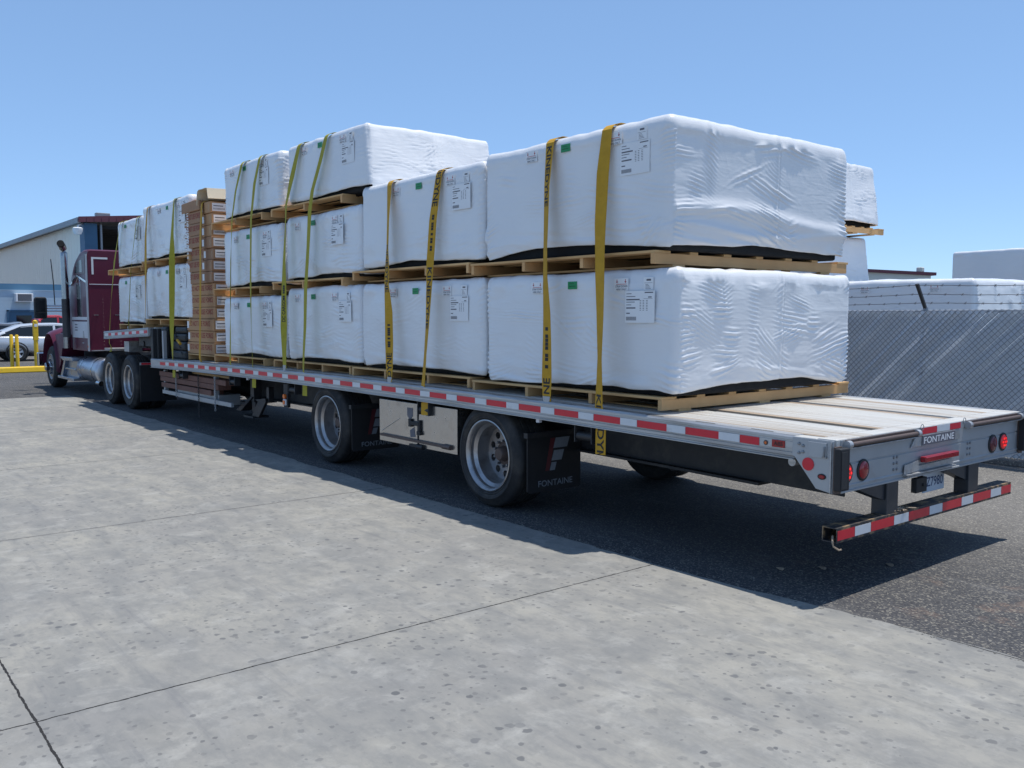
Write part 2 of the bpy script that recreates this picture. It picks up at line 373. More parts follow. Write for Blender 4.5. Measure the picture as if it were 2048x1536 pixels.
def put_text(mb, body, p, ex, ey, height, width=None, mi=0, bold=0.0, center=False):
    """letters standing in the plane of ex, ey from p; height in metres, stretched to width"""
    V, F = textmesh(body, 1, 1.0, bold); h = V[:, 1].max(); ww = V[:, 0].max()
    k = height/h; kx = k if width is None else width/ww
    p = np.array(p, float); ex = np.array(ex, float); ey = np.array(ey, float)
    off = -ww*kx/2 if center else 0
    mb.add([p+ex*(v[0]*kx+off)+ey*v[1]*k for v in V], F, mi)
    return mb

# value noise for real folds in wrap
def vnoise(seed):
    g = np.random.RandomState(seed).rand(256, 256)
    def f(u, v):
        iu = np.floor(u).astype(int); iv = np.floor(v).astype(int); a = u-iu; b = v-iv
        a = a*a*(3-2*a); b = b*b*(3-2*b); i0 = iu % 256; i1 = (iu+1) % 256; j0 = iv % 256; j1 = (iv+1) % 256
        return (g[i0, j0]*(1-a)*(1-b)+g[i1, j0]*a*(1-b)+g[i0, j1]*(1-a)*b+g[i1, j1]*a*b)*2-1
    return f

# ------------------------------------------------------------------ trailer deck line (the bed is arched)
def camb(x):
    i = (-.6867-x)/.4572; return .0448*(1-((i-13)/13.)**2)
def zd(x): return .992+camb(x)
def zu(x): return 1.52+.036*(x+13.2)          # upper deck

# ------------------------------------------------------------------ ground
def sheet(name, x0, x1, y0, y1, z, mat, nx=2, ny=2, edge=None):
    mb = MB(); xs = np.linspace(x0, x1, nx); ys = np.linspace(y0, y1, ny)
    V = []
    for i, x in enumerate(xs):
        for j, y in enumerate(ys):
            dx = dy = 0
            if edge: dx, dy = edge(i, j, x, y)
            V.append((x+dx, y+dy, z))
    mb.add(V, [(i*ny+j, (i+1)*ny+j, (i+1)*ny+j+1, i*ny+j+1) for i in range(nx-1) for j in range(ny-1)])
    o = mb.build(name, mat); o['kind'] = 'structure'
    return o
sheet('asphalt_yard', -900, 700, -700, 900, -.006, asphalt_m)
vn = vnoise(3)
def cedge(i, j, x, y):
    if j == 1: return 0, float(vn(np.array([x*2.1]), np.array([.5]))[0]*.035+vn(np.array([x*9.]), np.array([7.5]))[0]*.016+vn(np.array([x*.5]), np.array([3.5]))[0]*.03)
    return 0, 0
def edge_y(x):
    t_ = min(max((.9-x)/1.9, 0), 1); return -.06-.13*t_*t_*(3-2*t_)
sheet('concrete_apron', -18.2, 40, -60, 0, 0.0, concrete_m, 2400, 2, lambda i, j, x, y: (0, edge_y(x)+cedge(i, j, x, y)[1]) if j == 1 else (0, 0))
# loose grit lying along the ragged edge and on the asphalt
g = MB(); rg = random.Random(33)
for k in range(1500):
    if k < 900: x = rg.uniform(-6, 2.6); y = edge_y(x)+abs(rg.gauss(0, .07))-.03; r_ = rg.uniform(.002, .007)
    else: x = rg.uniform(-2.5, 3.0); y = rg.uniform(0, 3.2); r_ = rg.uniform(.003, .008)
    z = .0 if y < edge_y(x) else -.006; a = [rg.uniform(.6, 1.3)*r_ for _ in range(6)]; th = rg.uniform(0, 3)
    c_, s_ = math.cos(th), math.sin(th)
    P = [(a[0], 0, .3*r_), (0, a[1], .2*r_), (-a[2], 0, .3*r_), (0, -a[3], .25*r_)]
    g.add([(x+p[0]*c_-p[1]*s_, y+p[0]*s_+p[1]*c_, z+p[2]) for p in P]+[(x, y, z+a[4]*.9)], [(0, 1, 4), (1, 2, 4), (2, 3, 4), (3, 0, 4), (3, 2, 1, 0)])
o = g.build('loose_grit', M('grit_stone', (.20, .19, .17), .85, 0, .45, 90)); o['kind'] = 'stuff'; o['label'] = 'loose grit scattered along the ragged concrete edge'; o['category'] = 'grit'

# ------------------------------------------------------------------ wheels
def polar_disc(mb, c, sgn, h, r_in, r_out, nh, r_hole_c, r_hole, depth, mi=0):
    """flat disc facing out (axis y) with nh round openings of real depth"""
    N = 24
    def P(r, a, hh): return (c[0]+r*math.cos(a), c[1]+sgn*hh, c[2]+r*math.sin(a))
    for k in range(nh):
        a0 = 2*math.pi*k/nh; a1 = a0+2*math.pi/nh; am = (a0+a1)/2
        hx, hz = r_hole_c*math.cos(am), r_hole_c*math.sin(am)
        outer = []; inner = []; back = []
        per = []
        q = 6
        for i in range(q): per.append((r_out, a0+(a1-a0)*i/q))
        for i in range(q): per.append((r_out+(r_in-r_out)*i/q, a1))
        for i in range(q): per.append((r_in, a1+(a0-a1)*i/q))
        for i in range(q): per.append((r_in+(r_out-r_in)*i/q, a0))
        for (r, a) in per:
            x, z = r*math.cos(a), r*math.sin(a); d = math.atan2(z-hz, x-hx)
            outer.append((c[0]+x, c[1]+sgn*h, c[2]+z))
            inner.append((c[0]+hx+r_hole*math.cos(d), c[1]+sgn*h, c[2]+hz+r_hole*math.sin(d)))
            back.append((c[0]+hx+r_hole*math.cos(d), c[1]+sgn*(h+depth), c[2]+hz+r_hole*math.sin(d)))
        mb.loft([outer, inner, back], mi, True, False)
def make_wheel(parent, cx, cz, yo, sgn, R, w, rimR, depth, convex=False, name='wheel'):
    """outer face at y=yo, wheel runs towards sgn*y"""
    L = lambda prof, mb, n=48, mi=0: mb.lathe([(r, h) for r, h in prof], (cx, yo, cz), (cx, yo+sgn, cz), n, mi)
    root = bpy.data.objects.new(name, None); COL.objects.link(root); root.parent = parent; root.empty_display_size = .1
    ORG[root.name] = org(parent)
    t = MB(); g = .012
    prof = [(rimR-.012, .03), (rimR+.006, .008), (rimR+.026, -.002), (rimR+.030, -.008), (rimR+.036, -.008), (rimR+.040, -.004), (R-.10, -.012), (R-.085, -.013), (R-.082, -.017), (R-.074, -.017), (R-.071, -.012), (R-.055, -.004), (R-.05, .002), (R-.022, .012), (R-.004, .032), (R, .05)]
    for k in range(1, 5):
        hh = .05+(w-.10)*k/5
        prof += [(R, hh-.008), (R-g, hh-.006), (R-g, hh+.006), (R, hh+.008)]
    prof += [(R, w-.05), (R-.02, w-.015), (R-.08, w+.01), (rimR+.02, w), (rimR-.012, w-.03)]
    L(prof, t, 56); t.build('tyre', rubber, root, True, ang=35)
    rm = MB()
    if not convex:
        L([(rimR-.014, w-.03), (rimR-.03, w-.05), (rimR-.03, depth+.06), (rimR-.055, depth+.02), (rimR-.06, depth), (rimR-.056, depth-.01), (rimR-.05, .085), (rimR-.022, .06), (rimR-.018, .03), (rimR+.002, .012), (rimR+.014, -.003), (rimR+.004, -.006), (rimR-.012, .004), (rimR-.02, .02)], rm, 56)
        polar_disc(rm, (cx, yo, cz), sgn, depth, .10, rimR-.055, 10, rimR*.61, .033, .05)
    else:
        L([(rimR-.02, w-.03), (rimR-.03, w-.06), (rimR-.03, .06), (rimR-.01, .02), (rimR+.012, -.003), (rimR, -.006), (rimR-.015, .008), (rimR-.03, .03), (rimR-.05, .02)], rm, 56)
        polar_disc(rm, (cx, yo, cz), sgn, .0, .12, rimR-.045, 10, rimR*.68, .027, .05)
    rm.build('rim', rim_al, root, True, ang=32)
    hb = MB()
    if not convex:
        L([(.115, depth-.001), (.112, depth-.010), (.075, depth-.014), (.068, depth-.03), (.064, depth-.07), (.05, depth-.085), (.0001, depth-.088)], hb, 24)
        hb.build('hub', hub_rust, root, True)
        for k in range(10):
            lg = MB(); a = 2*math.pi*(k+.5)/10; x, z = .118*math.cos(a), .118*math.sin(a)
            lg.cyl((cx+x, yo+sgn*(depth-.012), cz+z), (cx+x, yo+sgn*(depth-.045), cz+z), .014, .011, 6)
            lg.build('lug_nut', bolt_m, root)
    else:
        L([(.13, 0), (.125, -.04), (.10, -.05), (.098, -.12), (.08, -.14), (.0001, -.145)], hb, 24)
        hb.build('hub', chrome, root, True)
        for k in range(10):
            lg = MB(); a = 2*math.pi*(k+.5)/10; x, z = .165*math.cos(a), .165*math.sin(a)
            lg.cyl((cx+x, yo, cz+z), (cx+x, yo-sgn*.05, cz+z), .019, .013, 8)
            lg.build('lug_nut', chrome, root, True)
    return root

# ------------------------------------------------------------------ step deck trailer
TR = thing('flatbed_trailer', 'long aluminium step deck trailer with red and white striped side rail', 'trailer', (-6.5, 1.3, 0))
XS = np.linspace(-13.08, -.28, 44)
def rail(y, sgn, name, xs, zf, parent=TR):
    prof = [(.10, 0), (.014, 0), (0, -.014), (0, -.030), (.005, -.033), (.005, -.041), (.002, -.043), (.002, -.098), (.006, -.100), (.006, -.106), (0, -.110), (0, -.128), (.008, -.134), (.008, -.142), (-.006, -.146), (-.006, -.152), (.09, -.152)]
    mb = MB(); mb.loft([[(x, y+sgn*a, zf(x)+b) for a, b in prof] for x in xs])
    return mb.build(name, alum, parent)
rail(0, 1, 'side_rail', XS, zd); rail(2.59, -1, 'side_rail', XS, zd)
def tape(y, sgn, x_first, n, zf, parent=TR, first_short=None):
    mb = MB(); e = .0022
    for i in range(n):
        xr = x_first-.4572*i
        a, b = xr, xr+(.150 if (i == 0 and first_short) else .285)
        segs = [(a, b, 0)]
        if i < n-1: segs.append((xr-.1722, xr-.003, 1))
        for (p, q, mi) in segs:
            yy = y-sgn*.0 - sgn*e + sgn*.002
            mb.add([(p, yy, zf(p)-.0445), (q, yy, zf(q)-.0445), (q, yy, zf(q)-.0955), (p, yy, zf(p)-.0955)], [(0, 1, 2, 3)], mi)
    return mb.build('conspicuity_tape', [tape_red, tape_white], parent)
tape(0, 1, -.6867, 27, zd, first_short=1); tape(2.59, -1, -.6867, 27, zd)
# winch track slots and hook slots in the rail top
for i in range(26):
    mb = MB(); x = -.62-.46*i
    mb.add([(x, .022, zd(x)+.0015), (x+.17, .022, zd(x+.17)+.0015), (x+.17, .034, zd(x+.17)+.0015), (x, .034, zd(x)+.0015)], [(0, 1, 2, 3)])
    mb.build('rail_slot', dark_int, TR)
# floor: ribbed aluminium boards with nailer strips between
yb = [.10, .135, .60, .72, .80, 1.20, 1.62, 1.70, 1.80, 2.22, 2.30, 2.49]
kinds = ['w', 'a', 'g', 'w', 'a', 'a', 'w', 'g', 'a', 'w', 'a']
XF = np.linspace(-13.08, -.13, 30)
kinds = dict(zip(range(11), kinds))
al = MB(); 
for k in range(11):
    a, b = yb[k], yb[k+1]
    if kinds[k] == 'a':
        prof = []; n = max(2, int((b-a)/.052)); step = (b-a)/n
        for j in range(n):
            y = a+j*step; prof += [(y+.003, -.004), (y+.008, 0), (y+step-.008, 0), (y+step-.003, -.004)]
        al.loft([[(x, y, zd(x)+z) for y, z in prof]+[(x, b, zd(x)-.04), (x, a, zd(x)-.04)] for x in XF])
al.build('aluminium_floor', alum_floor, TR)
for k in range(11):
    a, b = yb[k], yb[k+1]
    if kinds[k] != 'a':
        w = MB(); dz = -.001 if kinds[k] == 'w' else -.014
        w.loft([[(x, a+.003, zd(x)+dz), (x, b-.003, zd(x)+dz), (x, b-.003, zd(x)-.04), (x, a+.003, zd(x)-.04)] for x in XF])
        w.build('wood_strip' if kinds[k] == 'w' else 'floor_gutter', wood_old if kinds[k] == 'w' else alum_plate, TR)
MB().box(-.129, -.004, .02, 2.57, .90, .983).box(-.285, -.1292, .004, .099, .86, .981).box(-.285, -.1292, 2.491, 2.586, .86, .981).build('rear_sill', alum_floor, TR, bevel=.004)
# under-structure
for y in (.72, 1.84):
    b = MB(); xs = np.linspace(-12.9, -.36, 24)
    hh = lambda x: .34 if x < -8 else .30
    for (ya, yb_, za, zb) in ((-.075, .075, -.19, -.17), (-.008, .008, 0, 0), (-.075, .075, 0, 0)):
        if za: b.loft([[(x, y+ya, zd(x)+za), (x, y+yb_, zd(x)+za), (x, y+yb_, zd(x)+zb), (x, y+ya, zd(x)+zb)] for x in xs])
    b.loft([[(x, y-.008, zd(x)-.19), (x, y+.008, zd(x)-.19), (x, y+.008, zd(x)-.19-hh(x)), (x, y-.008, zd(x)-.19-hh(x))] for x in xs])
    xs = np.linspace(-12.9, -1.0, 24)
    b.loft([[(x, y-.075, zd(x)-.19-hh(x)), (x, y+.075, zd(x)-.19-hh(x)), (x, y+.075, zd(x)-.21-hh(x)), (x, y-.075, zd(x)-.21-hh(x))] for x in xs])
    b.build('main_beam', steel_dark, TR)
for i in range(32):
    x = -.55-.395*i
    b = MB(); b.box(x-.004, x+.004, .10, 2.49, zd(x)-.165, zd(x)-.042); b.box(x-.03, x+.03, .10, 2.49, zd(x)-.17, zd(x)-.166)
    b.build('cross_member', steel_dark, TR)
XW = (-3.468, -6.568)
for x in XW:
    for (y, sg) in ((.035, 1), (2.555, -1)):
        make_wheel(TR, x, .465, y, sg, .465, .40, .3125, .21)
    a = MB(); a.cyl((x, .38, .465), (x, 2.2, .465), .065, n=16); a.box(x-.05, x+.35, .66, .78, .30, .44); a.box(x-.05, x+.35, 1.78, 1.90, .30, .44)
    a.cyl((x+.28, .72, .44), (x+.28, .72, .66), .11, n=16); a.cyl((x+.28, 1.84, .44), (x+.28, 1.84, .66), .11, n=16)
    a.build('axle', steel_dark, TR, True)
    for y0_, y1_ in ((.07, .69), (1.90, 2.52)):
        hb = MB().box(x+.50, x+.55, y0_-.02, y1_+.02, .675, .72).build('flap_bracket', steel_dark, TR)
        f = MB(); f.prism([(y0_+.02, .19), (y1_-.02, .19), (y1_, .21), (y1_, .69), (y0_, .69), (y0_, .21)], 0, x+.515, x+.527)
        fl = f.build('mud_flap', rubber_flap, TR)
        lx = x+.5292; c = (y0_+y1_)/2-.02
        q = MB()
        for (ya, yc, za, zb, sk) in ((.0, .165, .565, .655, .03), (-.02, .10, .455, .545, .03), (-.04, .02, .37, .44, .022)):
            q.add([(lx, c+ya, za), (lx, c+yc, za), (lx, c+yc+sk, zb), (lx, c+ya+sk, zb)], [(0, 1, 2, 3)])
        q.build('flap_emblem', flap_ink, fl); q = MB()
        put_text(q, 'FONTAINE', (lx, y0_+.12, .235), (0, 1, 0), (0, 0, 1), .055, .40, bold=.01)
        q.build('flap_lettering', flap_ink, fl)
        MB().add([(lx, c-.09, .37), (lx, c-.045, .37), (lx, c+.025, .655), (lx, c-.03, .655)], [(0, 1, 2, 3)]).build('flap_stripe', flap_red, fl)
# rear face
rp = MB()
prof = [(-.03, .978), (.0, .978), (.0, .836), (-.006, .832), (-.006, .827), (0, .823), (0, .705), (.006, .700), (.006, .692), (.0, .688), (0, .672), (.010, .668), (.010, .658), (-.03, .658)]
rp.prism([(p, q) for p, q in prof], 1, .06, 2.53)
rear = rp.build('rear_panel', alum_plate, TR)
tl = []
for (y, lit) in ((.122, 1), (.31, 0), (2.10, 0), (2.275, 1)):
    g = MB(); g.lathe([(.068, 0), (.068, .006), (.060, .010), (.054, .008), (.054, .0)], (.0005, y, .775), (1, y, .775), 32); 
    rg = g.build('light_grommet', rubber_flap, rear, True)
    l = MB(); l.lathe([(.054, .003), (.054, .010), (.045, .016), (.02, .019), (.0001, .020)], (.0005, y, .775), (1, y, .775), 32)
    lens = l.build('tail_light', (lens_dark if y == 2.10 else lens_glow if lit else lens_red), rear, True)
    if lit:
        d = MB()
        for a in range(7):
            py = y+(0 if a == 0 else .029*math.cos(a*math.pi/3)); pz = .775+(0 if a == 0 else .029*math.sin(a*math.pi/3))
            d.lathe([(.0095, .014), (.008, .0205), (.0001, .022)], (.0, py, pz), (1, py, pz), 10)
        d.build('light_diode', lens_lit, lens, True)
for yc in (.70, 1.72):
    r = MB()
    for dy in (-.02, .02):
        for z in (.735, .775, .813): r.lathe([(.010, 0), (.009, .005), (.0001, .007)], (.0005, yc+dy, z), (1, yc+dy, z), 10)
    r.build('rivets', bolt_m, rear, True)
# name plate block and light bar block
bk = MB(); bk.prism([(.875, .858), (.935, .93), (.99, .945), (1.52, .945), (1.555, .93), (1.56, .862)], 0, .001, .012); nb = bk.build('plate_bracket', alum, rear, bevel=.002)
pl = MB().box(.0122, .018, 1.015, 1.475, .862, .928).build('name_plate', grey_ink, nb, bevel=.002)
q = MB(); put_text(q, 'FONTAINE', (.0186, 1.035, .872), (0, 1, 0), (0, 0, 1), .044, .42, bold=.012); q.build('plate_lettering', MATS['white_lamp_plastic'], pl)
q = MB().box(.0122, .016, 1.013, 1.475, .928, .931).box(.0122, .016, 1.013, 1.475, .859, .862); q.build('plate_rim', alum, pl)
tp = MB()
for (a, b, mi) in ((1.013, 1.217, 0), (1.219, 1.40, 1), (1.402, 1.56, 0)):
    tp.box(.0125, .0135, a, b, .936, .978, mi)
tp.build('conspicuity_tape', [tape_red, tape_white], rear)
MB().box(.0005, .012, 1.0, 1.575, .934, .980).build('tape_backing', alum_plate, rear)
lb = MB(); lb.prism([(.79, .690), (.80, .752), (.98, .766), (.985, .700)], 0, .0105, .0135); lb.prism([(.985, .700), (.985, .730), (1.47, .735), (1.47, .700)], 0, .0105, .0125)
lb.box(.0, .035, .80, 1.47, .681, .690)
lbo = lb.build('light_bar_bracket', alum, rear)
MB().box(.012, .055, 1.0, 1.465, .752, .790).build('light_bar', lens_red, rear, bevel=.006)
# dock rollers in the recess along the top edge
for (a, b) in ((.10, .93), (1.66, 2.50)):
    MB().box(.001, .014, a, b, .935, .976).build('roller_recess', hub_rust, rear)
    MB().cyl((.03, a+.02, .950), (.03, b-.02, .950), .015, n=14).build('dock_roller', hub_rust, rear, True)
    MB().box(.010, .040, a, b, .926, .932).build('roller_lip', alum, rear, bevel=.001)
    for y in (a, b):
        MB().cyl((.024, y-.018, .950), (.024, y+.018, .950), .026, n=16).box(.0, .03, y-.012, y+.012, .93, .972).build('roller_bearing', alum, rear, True)
for yy in (1.0, 1.60):
    MB().tube([(.02, yy+.02*math.cos(t), .985+.02*math.sin(t)) for t in np.linspace(0, 6.28, 14)], .0025, 6).build('pull_ring', bolt_m, rear, True)
for (y, s) in ((-.045, 1), (2.635, -1)):
    MB().prism([(y+s*.012, .94), (y+s*.114, .94), (y+s*.114, .685), (y+s*.012, .685)], 0, .012, .058).build('corner_bumper', rubber_flap, TR, bevel=.008)
    MB().box(-.002, .0115, min(y+s*.028, y+s*.10), max(y+s*.028, y+s*.10), .66, .945).build('corner_post', hub_rust, TR, bevel=.003)
    MB().box(.0585, .062, min(y+s*.02, y+s*.08), max(y+s*.02, y+s*.08), .70, .92).build('bumper_wear_pad', steel_dark, TR, bevel=.001)
# gusset plates on both sides with their fittings
for (y, s) in ((-.010, 1), (2.60, -1)):
    g = MB(); g.prism([(-.285, .979), (-.006, .979), (-.006, .662), (-.118, .679), (-.268, .856), (-.285, .862)], 1, y, y+s*.012)
    gp = g.build('gusset_plate', alum_plate, TR, bevel=.002)
    yo = y-s*.002
    p = MB(); p.prism([(-.172, .962), (-.048, .962), (-.048, .868), (-.172, .868)], 1, y-s*.007, y-s*.0005); p.build('cover_plate', alum_plate, gp, bevel=.002)
    p = MB(); p.tube([(-.060, y-s*.012, .94), (-.058, y-s*.016, .91), (-.062, y-s*.012, .878)], .005, 6); p.box(-.075, -.045, y-s*.012, y-s*.0072, .873, .882); p.build('latch_hook', bolt_m, gp, True)
    p = MB()
    for (x, z) in ((-.238, .940), (-.210, .930), (-.238, .884), (-.210, .892)): p.lathe([(.010, 0), (.009, .007), (.0001, .009)], (x, y, z), (x, y-s, z), 10)
    p.build('rivets', bolt_m, gp, True)
    p = MB(); p.lathe([(.040, 0), (.040, .004), (.0001, .006)], (-.172, y-s*.0005, .822), (-.172, y-s, .822), 28); p.build('round_reflector', tape_red, gp, True)
    p = MB(); p.loft([[(-.077+a*math.cos(t), y-s*h, .757+b*math.sin(t)) for t in np.linspace(0, 2*math.pi, 20, endpoint=False)] for a, b, h in ((.028, .018, .0005), (.028, .018, .005))]); p.build('light_grommet', rubber_flap, gp)
    p = MB(); p.loft([[(-.077+a*math.cos(t), y-s*h, .757+b*math.sin(t)) for t in np.linspace(0, 2*math.pi, 20, endpoint=False)] for a, b, h in ((.021, .012, .005), (.018, .010, .010))]); p.build('oval_marker_light', lens_red, gp, True)
    p = MB(); p.box(-.020, -.012, min(y, y-s*.012), max(y, y-s*.012), .665, .97); p.build('edge_trim', alum, gp)
    q = MB(); q.lathe([(.016, 0), (.016, .004), (.0001, .006)], (-.487, (.002 if s > 0 else 2.588), .918), (-.487, (.002 if s > 0 else 2.588)-s, .918), 16); ob = q.build('amber_marker', hub_rust, TR, True)
    q = MB(); q.lathe([(.009, .006), (.0001, .011)], (-.487, (.002 if s > 0 else 2.588), .918), (-.487, (.002 if s > 0 else 2.588)-s, .918), 12); q.build('marker_lens', lens_amber, ob, True)
yy = .0015
ab = MB().box(-.440, -.346, -.003, .0015, .898, .944).build('brake_warning_plate', lens_red, TR, bevel=.001)
q = MB(); put_text(q, 'ABS', (-.425, -.0034, .908), (1, 0, 0), (0, 0, 1), .026, .065, bold=.02); q.build('plate_lettering', black_ink, ab)
# under-ride guard
for (y0_, y1_) in ((.60, .745), (1.73, 1.885)):
    p = MB(); p.box(-.10, .005, y0_, y1_, .43, .668); p.build('guard_post', post_black, TR, bevel=.004)
    p = MB(); p.prism([(y0_-.002, .668), (y0_-.30, .668), (y0_-.30, .645), (y0_-.17, .600), (y0_-.002, .545)], 0, -.09, -.01); p.build('guard_gusset', post_black, TR)
gb = MB()
o_, i_ = [(-.085, .452), (.015, .452), (.015, .362), (-.085, .362)], [(-.079, .446), (.009, .446), (.009, .368), (-.079, .368)]
def ring(p, y): return [(a, y, b) for a, b in p]
gb.loft([ring(i_, .02), ring(o_, .02), ring(o_, 2.42), ring(i_, 2.42), ring(i_, .02)], 0, True, False)
gu = gb.build('guard_bar', bump_top, TR)
tp = MB()
ys = [0.022, .215, .40, .68, .868, 1.147, 1.33, 1.611, 1.79, 2.073, 2.25, 2.418]
for k in range(11): tp.box(.0155, .0165, ys[k]+.002, ys[k+1]-.002, .377, .436, k % 2)
tp.build('conspicuity_tape', [tape_red, tape_white], gu)
sd = MB(); rr = random.Random(4)
for k in range(14):
    a = rr.uniform(.70, .90); sd.tube([(-.03+rr.uniform(-.02, .03), a, .455), (rr.uniform(-.03, .01), a+rr.uniform(-.05, .05), .462+rr.uniform(0, .02)), (rr.uniform(-.02, .03), a+rr.uniform(-.08, .08), .457)], .004, 5)
sd.build('frayed_rope', wood_old, gu)
MB().tube([(-.02, .03, .40), (.0, -.005, .37), (.005, .0, .345), (.03, .02, .325), (.04, .03, .33)], .006, 6).build('hanging_cord', wood_old, gu, True)
# licence plate
lp = MB().box(-.105, -.10, 1.275, 1.585, .49, .635); lpo = lp.build('licence_plate', plate_m, TR, bevel=.002)
q = MB(); put_text(q, 'Z7980', (-.0992, 1.322, .528), (0, 1, 0), (0, 0, 1), .068, .240, bold=.012); q.build('plate_numbers', plate_blue, lpo)
q = MB().box(-.09, -.05, 1.09, 1.235, .52, .62); q.cyl((-.05, 1.18, .57), (-.042, 1.18, .57), .012, n=10); q.build('plate_lamp_housing', rubber_flap, TR, bevel=.006)
# tool box between the axles
tb = MB()
tb.prism([(-5.41, .84), (-4.56, .84), (-4.56, .80), (-4.55, .765), (-4.50, .735), (-4.44, .74), (-4.40, .77), (-4.39, .84), (-3.97, .84), (-3.97, .405), (-5.41, .395)], 1, .06, .62)
to = tb.build('tool_box', mirror_alum, TR, bevel=.004)
q = MB(); q.box(-5.36, -4.16, .035, .056, .452, .478); q.cyl((-4.19, .047, .465), (-4.06, .047, .465), .024, n=14); q.build('lock_bar', hub_rust, to, True)
q = MB(); q.box(-4.78, -4.60, .030, .058, .62, .66); q.box(-4.80, -4.75, .035, .058, .60, .68); q.box(-4.63, -4.59, .035, .058, .57, .68); q.box(-4.64, -4.58, .03, .058, .53, .57); q.build('door_latch', rubber_flap, to, bevel=.005)
q = MB(); q.box(-4.80, -4.60, .045, .058, .40, .425); q.cyl((-4.66, .05, .412), (-4.54, .05, .412), .025, n=12); q.build('hinge', rubber_flap, to, True)
q = MB().prism([(-4.655, .83), (-4.645, .83), (-4.645, .41), (-4.655, .41)], 1, .052, .0595); q.build('door_seam', dark_int, to)
q = MB(); q.prism([(-4.85, .79), (-4.745, .79), (-4.745, .71), (-4.80, .665), (-4.85, .71)], 1, .057, .0597); q.build('warning_sticker', grey_ink, to); q = MB(); q.prism([(-4.80, .56), (-4.72, .60), (-4.70, .50), (-4.79, .49)], 1, .057, .0597); q.build('warning_sticker', grey_ink, to)
q = MB(); q.prism([(-5.36, .50), (-5.0, .66), (-5.0, .665), (-5.36, .506)], 1, .056, .0597); q.build('crease', alum, to)
MB().cyl((-4.47, .10, .77), (-4.47, .5, .77), .06, n=14).build('winch_drum', rubber_flap, TR, True)
# amber side marker on its bracket
mk = MB().box(-7.80, -7.68, .05, .09, .56, .86).build('marker_bracket', rubber_flap, TR, bevel=.005)
MB().box(-7.785, -7.70, .03, .055, .585, .665).build('marker_frame', truck_white, mk, bevel=.012)
MB().box(-7.772, -7.713, .022, .032, .597, .65).build('marker_lens', lens_amber, mk, bevel=.01)
MB().cyl((-7.745, .025, .70), (-7.745, .055, .70), .030, n=16).build('round_marker', lens_amber, mk, True)
# landing gear
for y in (.36, 2.1):
    L = MB(); L.box(-9.62, -9.50, y, y+.12, .48, .80); L.box(-9.10, -9.02, y+.02, y+.10, .50, .72); L.box(-9.61, -9.49, y+.015, y+.105, .33, .48)
    L.prism([(-9.58, .55), (-9.50, .55), (-9.95, .31), (-10.15, .31)], 1, y-.02, y+.14)
    L.prism([(-9.42, .52), (-9.05, .56), (-9.05, .50), (-9.30, .27), (-9.55, .27), (-9.32, .50)], 1, y-.02, y+.02)
    L.build('landing_leg', chain_m, TR, bevel=.004)
    MB().box(-9.75, -9.40, y-.06, y+.18, .25, .275).build('landing_foot', steel_dark, TR)
# winch boxes under the rail
for i, x in enumerate((-2.2, -4.5, -7.5, -9.45, -11.6)):
    q = MB(); q.cyl((x-.09, .06, zd(x)-.24), (x+.09, .06, zd(x)-.24), .035, n=12); q.box(x-.10, x-.09, .02, .11, zd(x)-.29, zd(x)-.15); q.box(x+.09, x+.10, .02, .11, zd(x)-.29, zd(x)-.15)
    q.build('strap_winch', steel_dark, TR, True)
MB().cyl((-.36, .10, .80), (-.36, .19, .80), .028, n=12).build('air_fitting', alum, TR, True)
for x in (-2.75, -8.9): MB().box(x-.02, x+.02, .02, .05, zd(x)-.185, zd(x)-.155).build('rail_clip', truck_white, TR)
# gooseneck and upper deck
XU = np.linspace(-16.05, -13.18, 8)
rail(0, 1, 'side_rail', XU, lambda x: zu(x)); rail(2.59, -1, 'side_rail', XU, lambda x: zu(x))
mbt = MB()
for i in range(6):
    x = -13.42-.4572*i
    for (p, q, mi) in ((x, x+.20, 0), (x-.2572, x, 1)):
        mbt.add([(p, -.0002, zu(p)-.0445), (q, -.0002, zu(q)-.0445), (q, -.0002, zu(q)-.0955), (p, -.0002, zu(p)-.0955)], [(0, 1, 2, 3)], mi)
mbt.build('conspicuity_tape', [tape_red, tape_white], TR)
g = MB(); g.loft([[(x, .10, zu(x)), (x, 2.49, zu(x)), (x, 2.49, zu(x)-.12), (x, .10, zu(x)-.12)] for x in (-16.05, -13.1)]); g.build('upper_floor', alum_floor, TR)
g = MB(); g.box(-13.18, -13.06, .04, 2.55, .86, 1.50); g.box(-13.06, -12.98, .10, .16, .98, 1.50); g.box(-13.05, -12.98, .9, .96, .98, 1.5); g.build('gooseneck_bulkhead', steel_dark, TR, bevel=.01)
MB().box(-12.62, -12.56, .06, .12, zd(-12.6), 1.47).build('stake_post', alum_plate, TR, bevel=.004)
for y in (.75, 1.84):
    b = MB(); b.prism([(-16.0, 1.29), (-13.1, 1.38), (-12.3, .90), (-12.3, .62), (-13.3, 1.05), (-16.0, 1.12)], 1, y-.06, y+.06); b.build('gooseneck_beam', steel_dark, TR)
q = MB(); q.box(-15.6, -13.8, .5, 2.1, 1.10, 1.13); q.box(-14.2, -13.25, .14, .35, 1.18, 1.36); q.cyl((-13.9, .12, 1.22), (-13.9, .3, 1.22), .05, n=12); q.build('kingpin_plate', steel_dark, TR)
# dunnage rack slung under the front of the lower deck
q = MB(); 
for x in (-12.75, -10.4): q.box(x-.03, x+.03, .12, .18, .36, .80); q.box(x-.03, x+.03, .12, 1.1, .36, .40)
q.box(-12.8, -9.7, .10, .14, .40, .46); q.build('dunnage_rack', alum_plate, TR)
MB().box(-12.2, -10.35, .16, .50, .37, .53).build('rack_tray', alum_plate, TR, bevel=.006)

